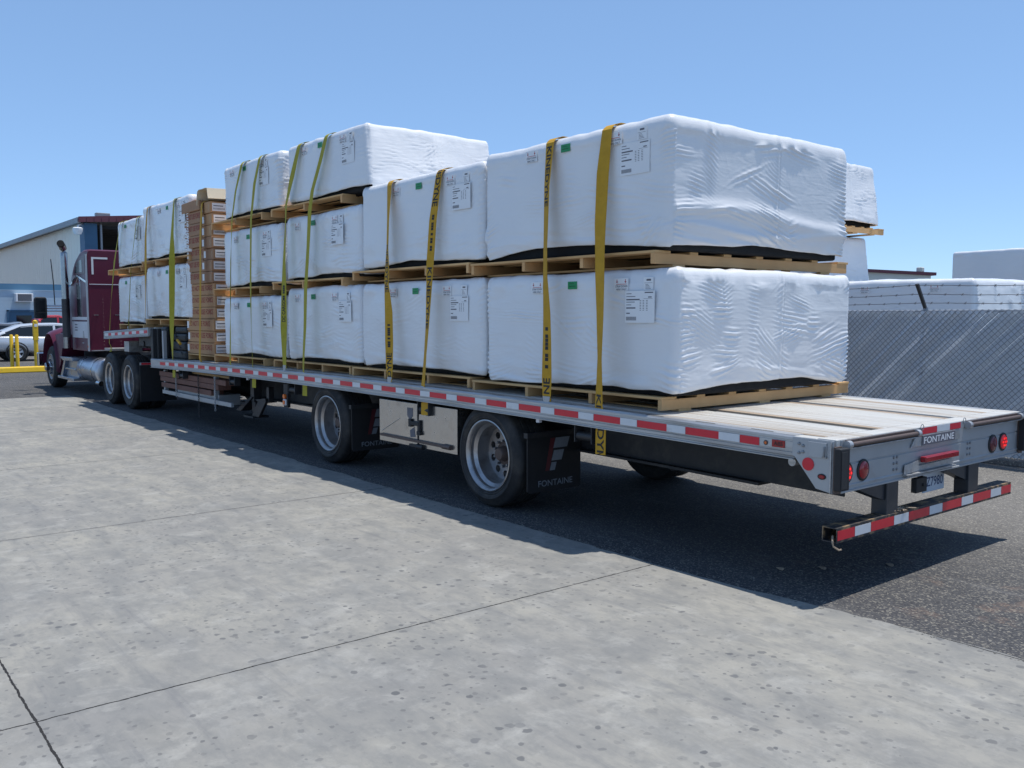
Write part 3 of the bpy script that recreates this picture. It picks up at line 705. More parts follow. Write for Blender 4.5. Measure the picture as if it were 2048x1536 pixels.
# ------------------------------------------------------------------ pallets
PGRP = 'pine pallets under the wrapped bundles'
def pallet(x0, x1, y0, y1, z, label, name='wood_pallet', group=PGRP, dirx=False, tilt=0):
    """stringers run across the trailer, deck boards along it"""
    rt_ = thing(name, label, 'pallet', ((x0+x1)/2, (y0+y1)/2, z), group); rg = random.Random(int(abs(x0*131+z*77)))
    L = x1-x0; n = 4 if L > 2 else 3
    for k in range(n):
        x = x0+(L-.038)*(k/(n-1) if k in (0, n-1) else (k+rg.uniform(-.08, .08))/(n-1))
        s = MB(); j = rg.uniform(-.012, .012)
        ya, yb_ = y0+j, y1+j; nt1, nt2 = y0+(y1-y0)*.16, y0+(y1-y0)*.84
        s.prism([(ya, z+.017), (yb_, z+.017), (yb_, z+.097), (ya, z+.097)], 0, x, x+.038)
        s.build('stringer', wood_y, rt_, bevel=.002)
    ny = 7; wb = .10
    for k in range(ny):
        w_ = .17 if k in (0, ny-1) else .092
        y = y0+(y1-y0-.17)*k/(ny-1)+(0 if k in (0,) else rg.uniform(-.015, .015)); e = rg.uniform(-.006, .008)
        b = MB(); b.box(x0-.003+e, x1+.003+e, y, y+w_, z+.0975, z+.1165); b.build('top_board', wood_x, rt_, bevel=.0015)
    for k, y in enumerate((y0+.20, y0+(y1-y0)*.5-.06, y1-.42)):
        b = MB(); b.box(x0+.001, x1-.001, y, y+.14, z-.001, z+.0165); b.build('bottom_board', wood_x, rt_, bevel=.0015)
    if tilt: rt_.rotation_euler = (0, tilt, 0)
    return rt_

# ------------------------------------------------------------------ wrapped bundles
def wrap_mesh(x0, x1, y0, y1, zh, z1, seed, ds, arch, tilt, amp, seam, rag, ampl=.45, dome=.02, R0_=.048, roll=0):
    r = max(.045, R0_+.010); vn = vnoise(seed); rs = np.random.RandomState(seed)
    P = []; N = []; U = []; FL = []; ID = []
    faces = [((x0+r, y0), (1, 0), x1-x0-2*r, (0, -1)), ((x1, y0+r), (0, 1), y1-y0-2*r, (1, 0)), ((x1-r, y1), (-1, 0), x1-x0-2*r, (0, 1)), ((x0, y1-r), (0, -1), y1-y0-2*r, (-1, 0))]
    cs = [(x1-r, y0+r), (x1-r, y1-r), (x0+r, y1-r), (x0+r, y0+r)]
    for k, (p, d, L, n) in enumerate(faces):
        dd = ds if k in (0, 1) else ds*2.5
        m = max(3, int(L/dd))
        for i in range(m):
            u = L*i/m; P.append((p[0]+d[0]*u, p[1]+d[1]*u)); N.append(n); U.append(u+r); FL.append(L+2*r); ID.append(k)
        n2 = faces[(k+1) % 4][3]
        for i in range(6):
            a = math.pi/2*i/6; q = (n[0]*math.cos(a)+n2[0]*math.sin(a), n[1]*math.cos(a)+n2[1]*math.sin(a))
            P.append((cs[k][0]+r*q[0], cs[k][1]+r*q[1])); N.append(q); U.append(L+r+r*.8*i/6); FL.append(L+2*r); ID.append(k)
    P = np.array(P); N = np.array(N); U = np.array(U); FL = np.array(FL); ID = np.array(ID); n = len(P)
    un = np.clip(U/FL, 0, 1)
    ar = np.choose(ID, [arch[0], arch[1], .03, .03])
    hem = zh+ar*np.sin(math.pi*un)**1.3+rag*(vn(P[:, 0]*1.7+P[:, 1]*1.9+ID*7, un*0+.5)*1.0+vn(P[:, 0]*5+P[:, 1]*5.5, un*0+4.5)*.35+vn(P[:, 0]*15+P[:, 1]*14, un*0+8.5)*.08)
    hem = np.maximum(hem, zh-.03)
    dz = min(ds*.8, .02); M_ = int((z1-zh)/dz)
    R0 = R0_; RZ = R0_*1.8; ztop = z1-RZ+.012*vn(P[:, 0]*2+P[:, 1]*2.2, un*0+20.5)+.006*vn(P[:, 0]*9+P[:, 1]*8, un*0+30.5)
    t = np.linspace(0, 1, M_)[:, None]
    Z = hem[None, :]+(ztop-hem)[None, :]*t
    Uu = np.broadcast_to(U[None, :], Z.shape); Id = np.broadcast_to(ID[None, :], Z.shape)
    fa = np.choose(ID, [ampl, 1.0, .8, .6])[None, :]*amp
    D = .007*vn(Uu*1.1+Id*17.3, Z*1.3+3)+.004*vn(Uu*3+Id*5, Z*3.5)
    D = D+fa*.0016*vn(Uu*3.2+Id*11, Z*30)*np.clip(.4+vn(Uu*1.5+Id*3, Z*2.2+9), 0, 1)
    hb = Z-hem[None, :]; tb = ztop[None, :]-Z
    D = D+np.exp(-hb/.09)*(.010*vn(Uu*2.2+Id*9, Z*26+Uu*2)+.006*vn(Uu*11+Id*3, Z*14))-np.exp(-hb/.03)*.012
    D = D+np.exp(-tb/.05)*(.012*vn(Uu*5+Id*4, Z*12)+.003*vn(Uu*16, Z*22))
    for k in range(4):
        L = x1-x0 if k in (0, 2) else y1-y0
        cols = np.where(ID == k)[0]
        if k >= 2 and ds > .02: continue
        uu = U[cols][None, :]; zz = Z[:, cols]; dd = np.zeros_like(zz)
        a_ = (ampl if k == 0 else 1.0)*amp
        bands = [(.05, .07, 1.0), (L-.05, .08, 1.2)]
        if k in (1, 3): bands += [(L*seam-.03, .045, 1.1), (L*seam+.05, .05, .8), (L*(.16+.1*rs.rand()), .06, .7)]
        for _ in range(2): bands.append((rs.uniform(.15, .85)*L, rs.uniform(.05, .14), rs.uniform(.3, .7)))
        for (uc, wd, aa) in bands:
            lam = rs.uniform(.030, .048); sl_ = rs.uniform(-1.2, 1.2); ph = rs.rand()*9
            env = np.clip(.02+1.7*vn(zz*2.6+ph*5, uu*1.5+ph), 0, 1)
            wv = (.5+.5*np.sin(2*math.pi*((zz+sl_*(uu-uc)*.5)/lam)+4*vn(uu*5+ph, zz*5)))**2
            dd += aa*.0125*np.exp(-np.abs((uu-uc)/wd)**1.6)*env*wv
        for _ in range(int(20 if k == 1 else 16)):      # packets of slanting folds
            uc, zc = rs.uniform(0, L), rs.uniform(zh, z1-.05); zc = zh+(zc-zh)*rs.uniform(.5, 1) if rs.rand() < .6 else zc
            th = rs.normal(0, .26); c_, s_ = math.cos(th), math.sin(th); ln = rs.uniform(.06, .24); wd = rs.uniform(.03, .10); lam = rs.uniform(.026, .05)
            a1 = (uu-uc)*c_+(zz-zc)*s_; b1 = -(uu-uc)*s_+(zz-zc)*c_
            e = np.exp(-(a1/ln)**2-(b1/wd)**2)
            if e.max() < .02: continue
            dd += rs.uniform(.007, .015)*e*(.5+.5*np.sin(2*math.pi*b1/lam+2*vn(a1*6+uc, b1*6)))**2
        if k in (1, 3):
            dd += roll*(np.exp(-((zz-zh-.26-.05*np.sin(uu*2.2))/.055)**2)+.5*np.exp(-((zz-zh-.14-.03*np.sin(uu*3+1))/.03)**2))
            us = L*seam; dd += .006*np.exp(-((uu-us)/.02)**2)-.010*np.exp(-((uu-us-.012)/.006)**2)
            pass
        D[:, cols] += dd*a_
    D = np.clip(D, -.03, .05)
    rings = []
    wx = ((P[:, 0]-x0)/(x1-x0))[None, :]
    X = P[None, :, 0]+N[None, :, 0]*D+wx*tilt*(Z-(zh+z1)/2); Y = P[None, :, 1]+N[None, :, 1]*D
    V = [np.stack([X, Y, Z], -1)]
    cx, cy = (x0+x1)/2, (y0+y1)/2
    top0 = V[0][-1]
    low = V[0][0].copy(); low[:, 0] -= N[:, 0]*.02; low[:, 1] -= N[:, 1]*.02; low[:, 2] += .012
    V[0] = np.concatenate([low[None], V[0]], 0)
    ext = []
    for a in (22, 45, 68, 90):
        q = top0.copy(); s_, c_ = math.sin(math.radians(a)), math.cos(math.radians(a))
        q[:, 0] -= N[:, 0]*R0*(1-c_); q[:, 1] -= N[:, 1]*R0*(1-c_); q[:, 2] += RZ*s_; ext.append(q)
    base = ext[-1]
    for f in (.96, .9, .8, .65, .45, .25, .08, .01):
        q = base.copy(); q[:, 0] = cx+(base[:, 0]-cx)*f; q[:, 1] = cy+(base[:, 1]-cy)*f
        q[:, 2] = base[:, 2]*f+(base[:, 2].mean())*(1-f)+dome*(1-f)**.6+.010*vn(q[:, 0]*4+7, q[:, 1]*4)+.004*vn(q[:, 0]*17, q[:, 1]*15)
        ext.append(q)
    A = np.concatenate([V[0], np.array(ext)], 0); K = A.shape[0]
    i = np.arange(K-1)[:, None]*n; k = np.arange(n)[None, :]; k2 = (k+1) % n
    F = np.stack([i+k, i+k2, i+n+k2, i+n+k], -1).reshape(-1, 4)
    left = (ID == 0)
    lv = A[:M_+1][:, left].reshape(-1, 3)
    return A.reshape(-1, 3), F, lv
BG = 'white wrapped bundles on the trailer'
def fast_mesh(name, V, F, mat, parent):
    o0 = org(parent); me = bpy.data.meshes.new(name)
    me.vertices.add(len(V)); me.vertices.foreach_set('co', (V-o0).ravel()); me.loops.add(F.size); me.loops.foreach_set('vertex_index', F.ravel().astype(np.int32))
    me.polygons.add(len(F)); me.polygons.foreach_set('loop_start', np.arange(0, F.size, 4, dtype=np.int32)); me.update(calc_edges=True); me.validate()
    me.polygons.foreach_set('use_smooth', [True]*len(me.polygons)); me.materials.append(mat)
    o = bpy.data.objects.new(name, me); COL.objects.link(o); o.parent = parent; ORG[o.name] = o0
    return o
def rect(mb, x0, x1, z0, z1, y, mi=0): mb.add([(x0, y, z0), (x1, y, z0), (x1, y, z1), (x0, y, z1)], [(0, 1, 2, 3)], mi)
def labels(rt_, fy, xr, zt, seed, which='big small notice green', off=0):
    rg = random.Random(seed)
    def yat(xa, xb, za, zb): return fy(xa-.02, xb+.02, za-.02, zb+.02)-.0025
    jx, jz = rg.uniform(-.05, .05), rg.uniform(-.02, .012); zt += jz; xr += jx
    def paper_(name, xa, xb, za, zb, mat, y, rot=0):
        return MB().box(xa, xb, y-.0006, y, za, zb).build(name, mat, rt_)
    if 'big' in which:
        xa, xb, za, zb = xr-.49+off, xr-.19+off, zt-.36, zt-.12; y = yat(xa, xb, za, zb)
        p = paper_('shipping_label', xa, xb, za, zb, paper, y); q = MB(); yy_ = y-.0012
        for k in range(7):
            z = zb-.018-k*.021; ln = (.05, .10, .145, .09, .06, .10, .0)[k]*rg.uniform(.8, 1.1)
            hgt = .010 if k in (2, 5) else .005
            if ln: rect(q, xa+.012, xa+.012+ln, z-hgt, z, yy_)
        rect(q, xa+.20, xa+.285, zb-.018, zb-.010, yy_)
        for k in range(7):
            for c_ in (.15, .18, .215): rect(q, xa+c_, xa+c_+.016, zb-.075-k*.012, zb-.071-k*.012, yy_)
        rect(q, xa+.19, xa+.28, zb-.06, zb-.058, yy_); rect(q, xa+.235, xa+.27, zb-.052, zb-.044, yy_)
        rect(q, xa+.012, xa+.05, za+.068, za+.076, yy_)
        q.build('label_print', grey_ink, p); q = MB()
        for k in range(14): rect(q, xa+.012+k*.0075, xa+.0165+k*.0075, za+.018, za+.046, yy_)
        q.build('barcode_print', grey_ink, p)
    if 'small' in which:
        xa, xb, za, zb = xr-.32+off, xr-.22+off, zt-.115, zt-.005; y = yat(xa, xb, za-.02, zb-.03); 
        p = paper_('carton_label', xa, xb, za, zb-.015, paper, y); q = MB(); yy_ = y-.0012
        rect(q, xa+.03, xa+.075, zb-.042, zb-.028, yy_); rect(q, xa+.008, xa+.09, zb-.058, zb-.056, yy_)
        for k in range(4): rect(q, xa+.02, xa+.05+.008*k, zb-.070-k*.010, zb-.067-k*.010, yy_)
        q.build('label_print', grey_ink, p)
    if 'notice' in which:
        for xo in (-1.62, -.62):
            xa = xr+xo; xb = xa+.15; za, zb = zt-.115, zt-.02
            y = yat(xa, xb, za, zb-.02); p = paper_('strap_notice', xa, xb, za, zb, paper, y); yy_ = y-.0012
            q = MB()
            for k in (.025, .115):
                rect(q, xa+k, xa+k+.006, zb-.032, zb-.008, yy_); q.add([(xa+k-.008, yy_, zb-.024), (xa+k+.014, yy_, zb-.024), (xa+k+.003, yy_, zb-.038)], [(0, 1, 2)])
            rect(q, xa+.02, xa+.13, zb-.047, zb-.043, yy_); q.build('notice_arrows', red_ink, p)
            q = MB(); put_text(q, 'STRAP DOWN', (xa+.012, yy_, zb-.070), (1, 0, 0), (0, 0, 1), .017, .126, bold=.02); q.build('notice_print', grey_ink, p); q = MB(); put_text(q, 'HERE ONLY', (xa+.02, yy_, zb-.092), (1, 0, 0), (0, 0, 1), .015, .11, bold=.02); q.build('notice_print', grey_ink, p)
    if 'green' in which:
        xa = xr-1.16; y = yat(xa, xa+.11, zt-.09, zt-.045); p = paper_('green_tag', xa, xa+.11, zt-.09, zt-.028, green_tag, y)
        q = MB(); rect(q, xa+.015, xa+.075, zt-.047, zt-.044, y-.0012); rect(q, xa+.015, xa+.09, zt-.068, zt-.064, y-.0012); q.build('tag_print', dark_int, p)
def bundle(label, x0, x1, zp, z1, seed, y0=.2, y1=2.47, ds=.02, arch=(.02, .03), tilt=0, amp=1, seam=.55, which='big small notice green', rag=.026, hem=.026, name='wrapped_bundle', group=BG, dome=.02, ampl=.7, off=0, roll=0, R0_=.048):
    rt_ = thing(name, label, 'wrapped bundle', ((x0+x1)/2, (y0+y1)/2, zp), group)
    V, F, lv = wrap_mesh(x0, x1, y0, y1, zp+hem, z1, seed, ds, arch, tilt, amp, seam, rag, ampl, dome, R0_, roll)
    fast_mesh('shrink_wrap', V, F, wrap_m, rt_)
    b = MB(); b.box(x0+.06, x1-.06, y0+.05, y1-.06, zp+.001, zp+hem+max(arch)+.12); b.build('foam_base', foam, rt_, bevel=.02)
    if which:
        def fy(xa, xb, za, zb):
            m = (lv[:, 0] > xa) & (lv[:, 0] < xb) & (lv[:, 2] > za) & (lv[:, 2] < zb)
            return lv[m, 1].min() if m.any() else y0-.01
        labels(rt_, fy, x1, z1-.045, seed, which, off)
    return rt_
Y1P = 2.70
# stack at the rear
pallet(-3.89, -1.53, .18, Y1P, 1.003, 'pine pallet resting on the bare rear deck, under the rearmost bottom bundle')
bundle('rearmost bottom bundle, on the pallet nearest the tail lights', -3.70, -1.41, 1.122, 2.075, 11, ds=.011, y1=2.50, arch=(.015, .045), amp=1.0, tilt=.02, R0_=.05, seam=.56)
pallet(-3.91, -1.61, .18, Y1P+.06, 2.088, 'pine pallet between the two rearmost bundles, its end sticking out right')
bundle('rearmost top bundle, big white wrap with creased rear side under two gold straps', -3.72, -1.49, 2.206, 3.185, 12, ds=.011, y1=2.54, arch=(.06, .035), tilt=.03, amp=1.0, seam=.56, hem=.03, roll=.020, R0_=.055)
# second stack
pallet(-6.22, -3.93, .18, Y1P, 1.025, 'pine pallet on the deck above the tool box, under the second bottom bundle')
bundle('second bottom bundle from the rear, directly above the silver tool box', -6.02, -3.74, 1.144, 2.075, 21, arch=(.035, .03), amp=.9)
pallet(-6.19, -3.94, .18, Y1P, 2.105, 'pine pallet between the bottom and top bundle of the second stack from the rear')
bundle('second top bundle from the rear, lower than both its neighbours', -6.00, -3.75, 2.222, 3.145, 22, arch=(.03, .02), amp=.9, off=-.02)
# third stack, three tiers
pallet(-8.36, -6.27, .18, Y1P-.5, 1.030, 'bottom pallet of the three tier stack with the sunlit white rear side')
bundle('bottom bundle of the three tier stack nearer the rear', -7.97, -6.05, 1.150, 2.075, 31, y1=2.2, amp=1.2, ampl=.9, off=.06)
pallet(-8.38, -6.40, .18, Y1P-.5, 2.05, 'middle pallet of the three tier stack nearer the rear')
bundle('middle bundle of the three tier stack nearer the rear', -7.95, -6.02, 2.168, 2.965, 32, y1=2.1, amp=1.2, ampl=.9, off=-.12)
pallet(-8.36, -6.39, .18, Y1P-.6, 3.00, 'topmost pallet of the three tier stack nearer the rear, under the highest bundle')
bundle('highest bundle of the load, its rear side bright in the sun above the others', -7.86, -5.86, 3.118, 3.85, 33, y1=1.93, tilt=-.14, amp=.6, off=-.08, seam=.53)
# fourth stack
pallet(-10.53, -8.65, .18, Y1P-.5, 1.025, 'bottom pallet of the three tier stack beside the brown cartons')
bundle('bottom bundle of the three tier stack beside the brown cartons', -10.16, -8.10, 1.143, 1.99, 41, y1=2.3, amp=1.3, ampl=.9, off=-.1)
pallet(-10.51, -8.73, .18, Y1P-.5, 2.01, 'middle pallet of the three tier stack beside the brown cartons')
bundle('middle bundle of the three tier stack beside the brown cartons', -10.10, -8.09, 2.128, 2.94, 42, y1=2.3, tilt=-.05, amp=1.3, ampl=.9, off=-.15)
pallet(-10.53, -8.65, .18, Y1P-.5, 2.995, 'topmost pallet of the three tier stack beside the brown cartons')
bundle('top bundle of the three tier stack beside the brown cartons, crumpled at its rear corner', -10.03, -8.12, 3.112, 3.865, 43, y1=2.3, tilt=-.05, amp=1.3, rag=.03, off=-.1)
# bundles over the step and the upper deck
pallet(-13.86, -11.57, .18, Y1P, 1.555, 'lower pallet bridging the step, on top of the folded black tarps')
bundle('lower bundle over the step of the deck, left of the brown cartons', -13.85, -11.56, 1.672, 2.575, 51, ds=.02, amp=1.3, ampl=.9, off=.02)
pallet(-14.04, -11.55, .18, Y1P, 2.585, 'upper pallet between the two bundles over the step')
bundle('upper bundle over the step of the deck, left of the brown cartons', -13.93, -11.53, 2.702, 3.655, 52, ds=.02, amp=1.3, ampl=.9)
pallet(-15.60, -14.0, .18, Y1P, 1.45, 'lower pallet on the front deck right behind the maroon cab')
bundle('lower bundle on the front deck right behind the maroon cab', -15.64, -13.98, 1.567, 2.46, 61, ds=.02, amp=1.3, ampl=.9, which='big green')
pallet(-16.26, -14.08, .18, Y1P, 2.52, 'upper pallet reaching forward to the maroon cab')
bundle('upper bundle on the front deck, foremost of all, leaning toward the maroon cab', -15.58, -13.96, 2.640, 3.53, 62, ds=.02, amp=1.3, ampl=.9, which='big green')

# ------------------------------------------------------------------ cartons
CG = 'brown cartons in the stack'
ordn = ['lowest', 'second from the bottom', 'third from the bottom', 'fourth from the bottom', 'fifth from the bottom', 'sixth from the bottom']
def carton(x0, x1, z0, z1, label, mat, seed, rear=True, text=True, y1=1.35):
    rg = random.Random(seed); j = rg.uniform(-.018, .018); y0 = .21+j; dx = rg.uniform(-.012, .012)
    t_ = thing('carton', label, 'carton', ((x0+x1)/2, .8, z0), CG); x0 += dx; x1 += dx
    b = MB(); b.box(x0, x1, y0, y1, z0+.002, z1-.003); b.build('carton_body', mat, t_, bevel=.008)
    h = z1-z0
    if text:
        q = MB(); L = x1-x0
        put_text(q, 'DO NOT USE FORKS', ((x0+x1)/2+rg.uniform(-.05, .05), y0-.0012, z0+h*.38), (1, 0, 0), (0, 0, 1), h*.44, min(.95, L*.86), bold=.012, center=True); q.build('carton_lettering', box_ink, t_)
    q = MB()
    for k in (.12, .18, .80, .86): rect(q, x0+(x1-x0)*k, x0+(x1-x0)*k+.004, z0+h*.2, z0+h*.75, y0-.001)
    q.build('carton_print', cardboard_pale, t_)
    if rear:
        l = MB(); l.box(x1+.0005, x1+.0015, y0+.03, y0+.26, z0+.03, z0+h*.85); lo = l.build('barcode_label', paper, t_)
        q = MB()
        for k in range(10): q.box(x1+.0016, x1+.0022, y0+.05+k*.018, y0+.058+k*.018, z0+.05, z0+h*.45)
        q.box(x1+.0016, x1+.0022, y0+.05, y0+.20, z0+h*.58, z0+h*.66); q.build('label_print', grey_ink, lo)
    l = MB(); l.box(x0+.01, x0+.09, y0-.0022, y0-.0011, z0+.04, z0+h*.8); l.build('carton_label', paper, t_)
pallet(-11.76, -10.56, .20, 1.4, 1.0, 'short pallet under the brown cartons', group=PGRP)
z = 1.122
for k in range(6):
    carton(-11.76, -10.58, z, z+.184, 'long DO NOT USE FORKS carton, '+ordn[k]+' of the carton stack', cardboard, 100+k); z += .184
zr = zf_ = z
nm = ['first', 'second', 'third', 'fourth', 'fifth', 'sixth', 'seventh']
for k in range(7):
    carton(-10.985, -10.58, zr, zr+.175, 'barcode ended carton, '+nm[k]+' above the long cartons, in the column beside the white stack', cardboard_b if k < 4 else cardboard, 200+k, text=False); zr += .175
for k in range(6):
    h = .188; carton(-11.76, -11.0, zf_, zf_+h, 'red lettered carton, '+nm[k]+' above the long cartons, in the column nearer the cab', cardboard_b, 300+k, rear=(k == 5)); zf_ += h
ob = thing('carton', 'brown carton lying empty on its side at the very top left of the carton stack', 'carton', (-11.4, .8, zf_), CG)
b = MB(); b.prism([(-11.80, zf_+.002), (-11.0, zf_+.002), (-11.0, zf_+.15), (-11.2, zf_+.17), (-11.80, zf_+.155)], 1, .17, 1.3); b.build('carton_body', cardboard_b, ob, bevel=.01)
vs = [(-11.06, zr-.02), (-11.04, zr+.06), (-11.02, zr+.14), (-10.99, zr+.185), (-10.93, zr+.20), (-10.80, zr+.195), (-10.66, zr+.20), (-10.59, zr+.19), (-10.57, zr+.10), (-10.55, zr+.035)]
cs_ = MB(); cs_.loft([[(x, .15, z_), (x, 1.3, z_+.03), (x+(.006 if x < -10.8 else -.006), 1.3, z_+.024), (x+(.006 if x < -10.8 else -.006), .15, z_-.006)] for x, z_ in vs])
tag(cs_.build('cardboard_sheet', cardboard_pale, None, True, at=(-10.7, .7, zr)), 'pale curved cardboard sheet bent over the top of the brown cartons', 'cardboard sheet')
# folded tarps that carry the pallet over the step
tp = thing('folded_tarp', 'stack of folded black tarps on the deck under the bundle at the step', 'tarp', (-12.2, 1.0, 1.0))
for k, (x0, x1, z0, z1) in enumerate(((-12.95, -12.66, 1.0, 1.54), (-12.52, -11.75, 1.0, 1.15), (-12.50, -11.80, 1.152, 1.30), (-12.48, -11.84, 1.302, 1.43), (-12.45, -11.86, 1.432, 1.545))):
    V = []; b = MB(); b.box(x0, x1, .14+.02*k, 2.3, z0, z1); b.build('tarp_fold', tarp_black, tp, bevel=.04)
ch = thing('load_chain', 'dark load binder chain with a yellow handle hanging by the folded tarps', 'chain', (-11.95, .1, 1.2))
rg = random.Random(8); b = MB()
for k in range(16):
    b.tube([(-12.05+.02*k+.012*math.cos(t), .10+.006*(k % 2)+.01*math.sin(t)*(k % 2), 1.44-.022*k+.018*math.sin(t)) for t in np.linspace(0, 6.28, 9)], .006, 5)
b.build('chain_links', chain_m, ch, True)
b = MB(); b.tube([(-11.93, .09, 1.33), (-11.83, .08, 1.30), (-11.76, .08, 1.27)], .022, 8); b.build('binder_handle', strap_gold, ch, True)

# ------------------------------------------------------------------ load straps
SG = 'ratchet straps over the load'
def lerp_path(nodes, step=.03):
    P = np.array([n[:3] for n in nodes], float); A = np.array([n[3] for n in nodes], float)
    d = np.r_[0, np.cumsum(np.linalg.norm(np.diff(P, axis=0), axis=1))]; s = np.arange(0, d[-1], step); s = np.r_[s, d[-1]]
    Q = np.stack([np.interp(s, d, P[:, i]) for i in range(3)], -1); a = np.interp(s, d, A)
    return s, Q, a, d
def strap(label, nodes, mat, zt, texts=(), hook=False, under=.0, y_r=2.52, width=.1, text_mat=black_ink, edge=True):
    nodes = sorted(nodes, key=lambda n: -n[2]); x0, _, z0, a0 = nodes[0]
    pre = [(x0, y_r+.12, 1.05, 0), (x0, y_r+.02, zt-.05, 0), (x0, y_r-.04, zt-.01, 0), (x0, y_r-.3, zt+.025, 0), (x0, .55, zt+.026, 0), (x0, .27, zt+.020, 0), (x0, .205, zt+.0, 0), (x0, .172, zt-.035, a0*.5)]
    ns = pre+[(n[0], n[1]-.012, n[2], n[3]) for n in nodes if n[2] < zt-.07]
    xl, yl, zl, al_ = nodes[-1]
    if not hook: ns += [(xl+.005, .045, zl-.05, al_), (xl+.01, .05, zl-.13, al_*.5), (xl+.012, .03, zl-.16, 6), (xl+.015, .025, zl-.16-under, 6)]
    else: ns += [(xl, .03, zl+.03, al_)]
    s, Q, a, d = lerp_path(ns)
    T = np.gradient(Q, axis=0); T /= np.linalg.norm(T, axis=1)[:, None]
    W = np.stack([np.cos(np.radians(a)), np.sin(np.radians(a)), 0*a], -1); Nn = np.cross(T, W); Nn /= np.linalg.norm(Nn, axis=1)[:, None]
    tw = width/2
    root = thing('load_strap', label, 'strap', (x0, 1.2, zt), SG)
    mb = MB(); mb.loft([[Q[i]-W[i]*tw-Nn[i]*.0016, Q[i]+W[i]*tw-Nn[i]*.0016, Q[i]+W[i]*tw+Nn[i]*.0016, Q[i]-W[i]*tw+Nn[i]*.0016] for i in range(len(s))])
    wb_ = mb.build('webbing', mat, root)
    if texts:
        mb = MB()
        # side that faces away from the load
        for (body, ztop, length, hgt, down) in texts:
            V, F = textmesh(body, 1, 1.0, .02); h = V[:, 1].max(); L = V[:, 0].max()
            side = np.where(Q[:, 1] < .35)[0]; j = side[np.argmin(np.abs(Q[side, 2]-ztop))]; s0 = s[j]
            out = []
            for v in V:
                u = v[0]/L*length; ss = s0+(u if down else length-u); ac = (v[1]/h-.5)*hgt*(1 if down else -1)
                q = np.array([np.interp(ss, s, Q[:, i]) for i in range(3)]); w_ = np.array([np.interp(ss, s, W[:, i]) for i in range(3)]); n_ = np.array([np.interp(ss, s, Nn[:, i]) for i in range(3)])
                n_ = n_ if n_[1] < 0 else -n_
                out.append(q+w_*ac+n_*.0035)
            mb.add(out, F)
        mb.build('strap_lettering', text_mat, wb_)
    if hook:
        MB().prism([(xl-.045, zl+.05), (xl+.045, zl+.05), (xl+.03, zl-.02), (xl-.02, zl-.045), (xl-.035, zl-.02)], 1, .012, .018).build('flat_hook', alum_plate, root, bevel=.002)
    return root

strap('gold strap with black letters, nearest the trailer rear', [(-2.107, 0.165, 3.153, 4), (-2.11, 0.143, 2.815, 23), (-2.109, 0.119, 2.426, 13), (-2.085, 0.094, 2.035, -1), (-2.098, 0.106, 2.228, 1), (-2.061, 0.076, 1.739, -13), (-2.04, 0.054, 1.398, -27), (-2.029, 0.042, 1.203, -19), (-2.021, 0.03, 1.013, -9)], strap_gold, 3.185, [('KINEDYNE',1.12,.60,.066,1)], hook=False, under=0.2, y_r=2.47)
strap('second strap from the rear, gold, twisted, hooked to the rail', [(-2.774, 0.165, 3.141, -6), (-2.766, 0.143, 2.791, -17), (-2.749, 0.116, 2.372, -23), (-2.747, 0.11, 2.265, -25), (-2.731, 0.096, 2.055, -22), (-2.686, 0.076, 1.741, -6), (-2.668, 0.063, 1.532, 0), (-2.647, 0.043, 1.219, 11), (-2.632, 0.03, 1.011, -4)], strap_gold, 3.185, [('KINEDYNE',3.13,.5,.066,1),('NE',1.20,.13,.07,0),('- -- ---- -',1.62,.34,.035,0)], hook=True, under=0, y_r=2.47)
strap('gold strap hanging down in front of the tool box, lettered NEDYNE', [(-4.408, 0.165, 3.136, -1), (-4.447, 0.134, 2.662, 11), (-4.463, 0.108, 2.25, 11), (-4.462, 0.094, 2.031, 0), (-4.462, 0.067, 1.616, -16), (-4.477, 0.05, 1.338, -21), (-4.484, 0.037, 1.129, -18), (-4.494, 0.03, 1.024, -14)], strap_gold, 3.14, [('KINEDYNE',3.20,.52,.075,1),('-- --- - -- --',2.70,.35,.03,1),('KINEDYNE',2.20,.60,.066,1)], hook=False, under=0.12, y_r=2.47)
strap('gold strap hooked on the rail above the left edge of the tool box', [(-5.339, 0.165, 3.136, -9), (-5.3, 0.139, 2.733, -20), (-5.289, 0.12, 2.437, -21), (-5.272, 0.101, 2.141, -4), (-5.273, 0.096, 2.053, -6), (-5.205, 0.077, 1.757, 20), (-5.171, 0.058, 1.462, 24), (-5.14, 0.039, 1.169, 11), (-5.12, 0.03, 1.037, -12)], strap_gold, 3.14, [('KINEDYNE',2.45,.50,.066,1),('DYNE',1.33,.25,.07,0),('--- - ---- -',1.62,.24,.035,0)], hook=True, under=0, y_r=2.47)
strap('lime strap over the right half of the highest bundle, ending below the rail', [(-6.754, 0.165, 3.813, -7), (-6.855, 0.15, 3.524, -3), (-7.034, 0.134, 3.213, -5), (-7.086, 0.121, 2.966, -2), (-7.105, 0.101, 2.544, -6), (-7.144, 0.077, 2.035, -5), (-7.134, 0.056, 1.592, -8), (-7.149, 0.039, 1.248, -14), (-7.147, 0.03, 1.05, -17)], strap_green, 3.845, [], hook=False, under=0.14, y_r=2.0)
strap('lime strap with DC CARGO lettering over the left half of the highest bundle', [(-7.476, 0.165, 3.839, -5), (-7.603, 0.145, 3.449, 6), (-7.754, 0.128, 3.114, -13), (-7.759, 0.115, 2.849, -20), (-7.771, 0.094, 2.406, -6), (-7.755, 0.077, 2.049, 10), (-7.735, 0.055, 1.586, 27), (-7.7, 0.038, 1.23, 4), (-7.677, 0.03, 1.052, -4)], strap_green, 3.845, [('DC CARGO',1.93,.28,.06,0),('-- ----',2.10,.18,.04,0)], hook=True, under=0, y_r=2.0)
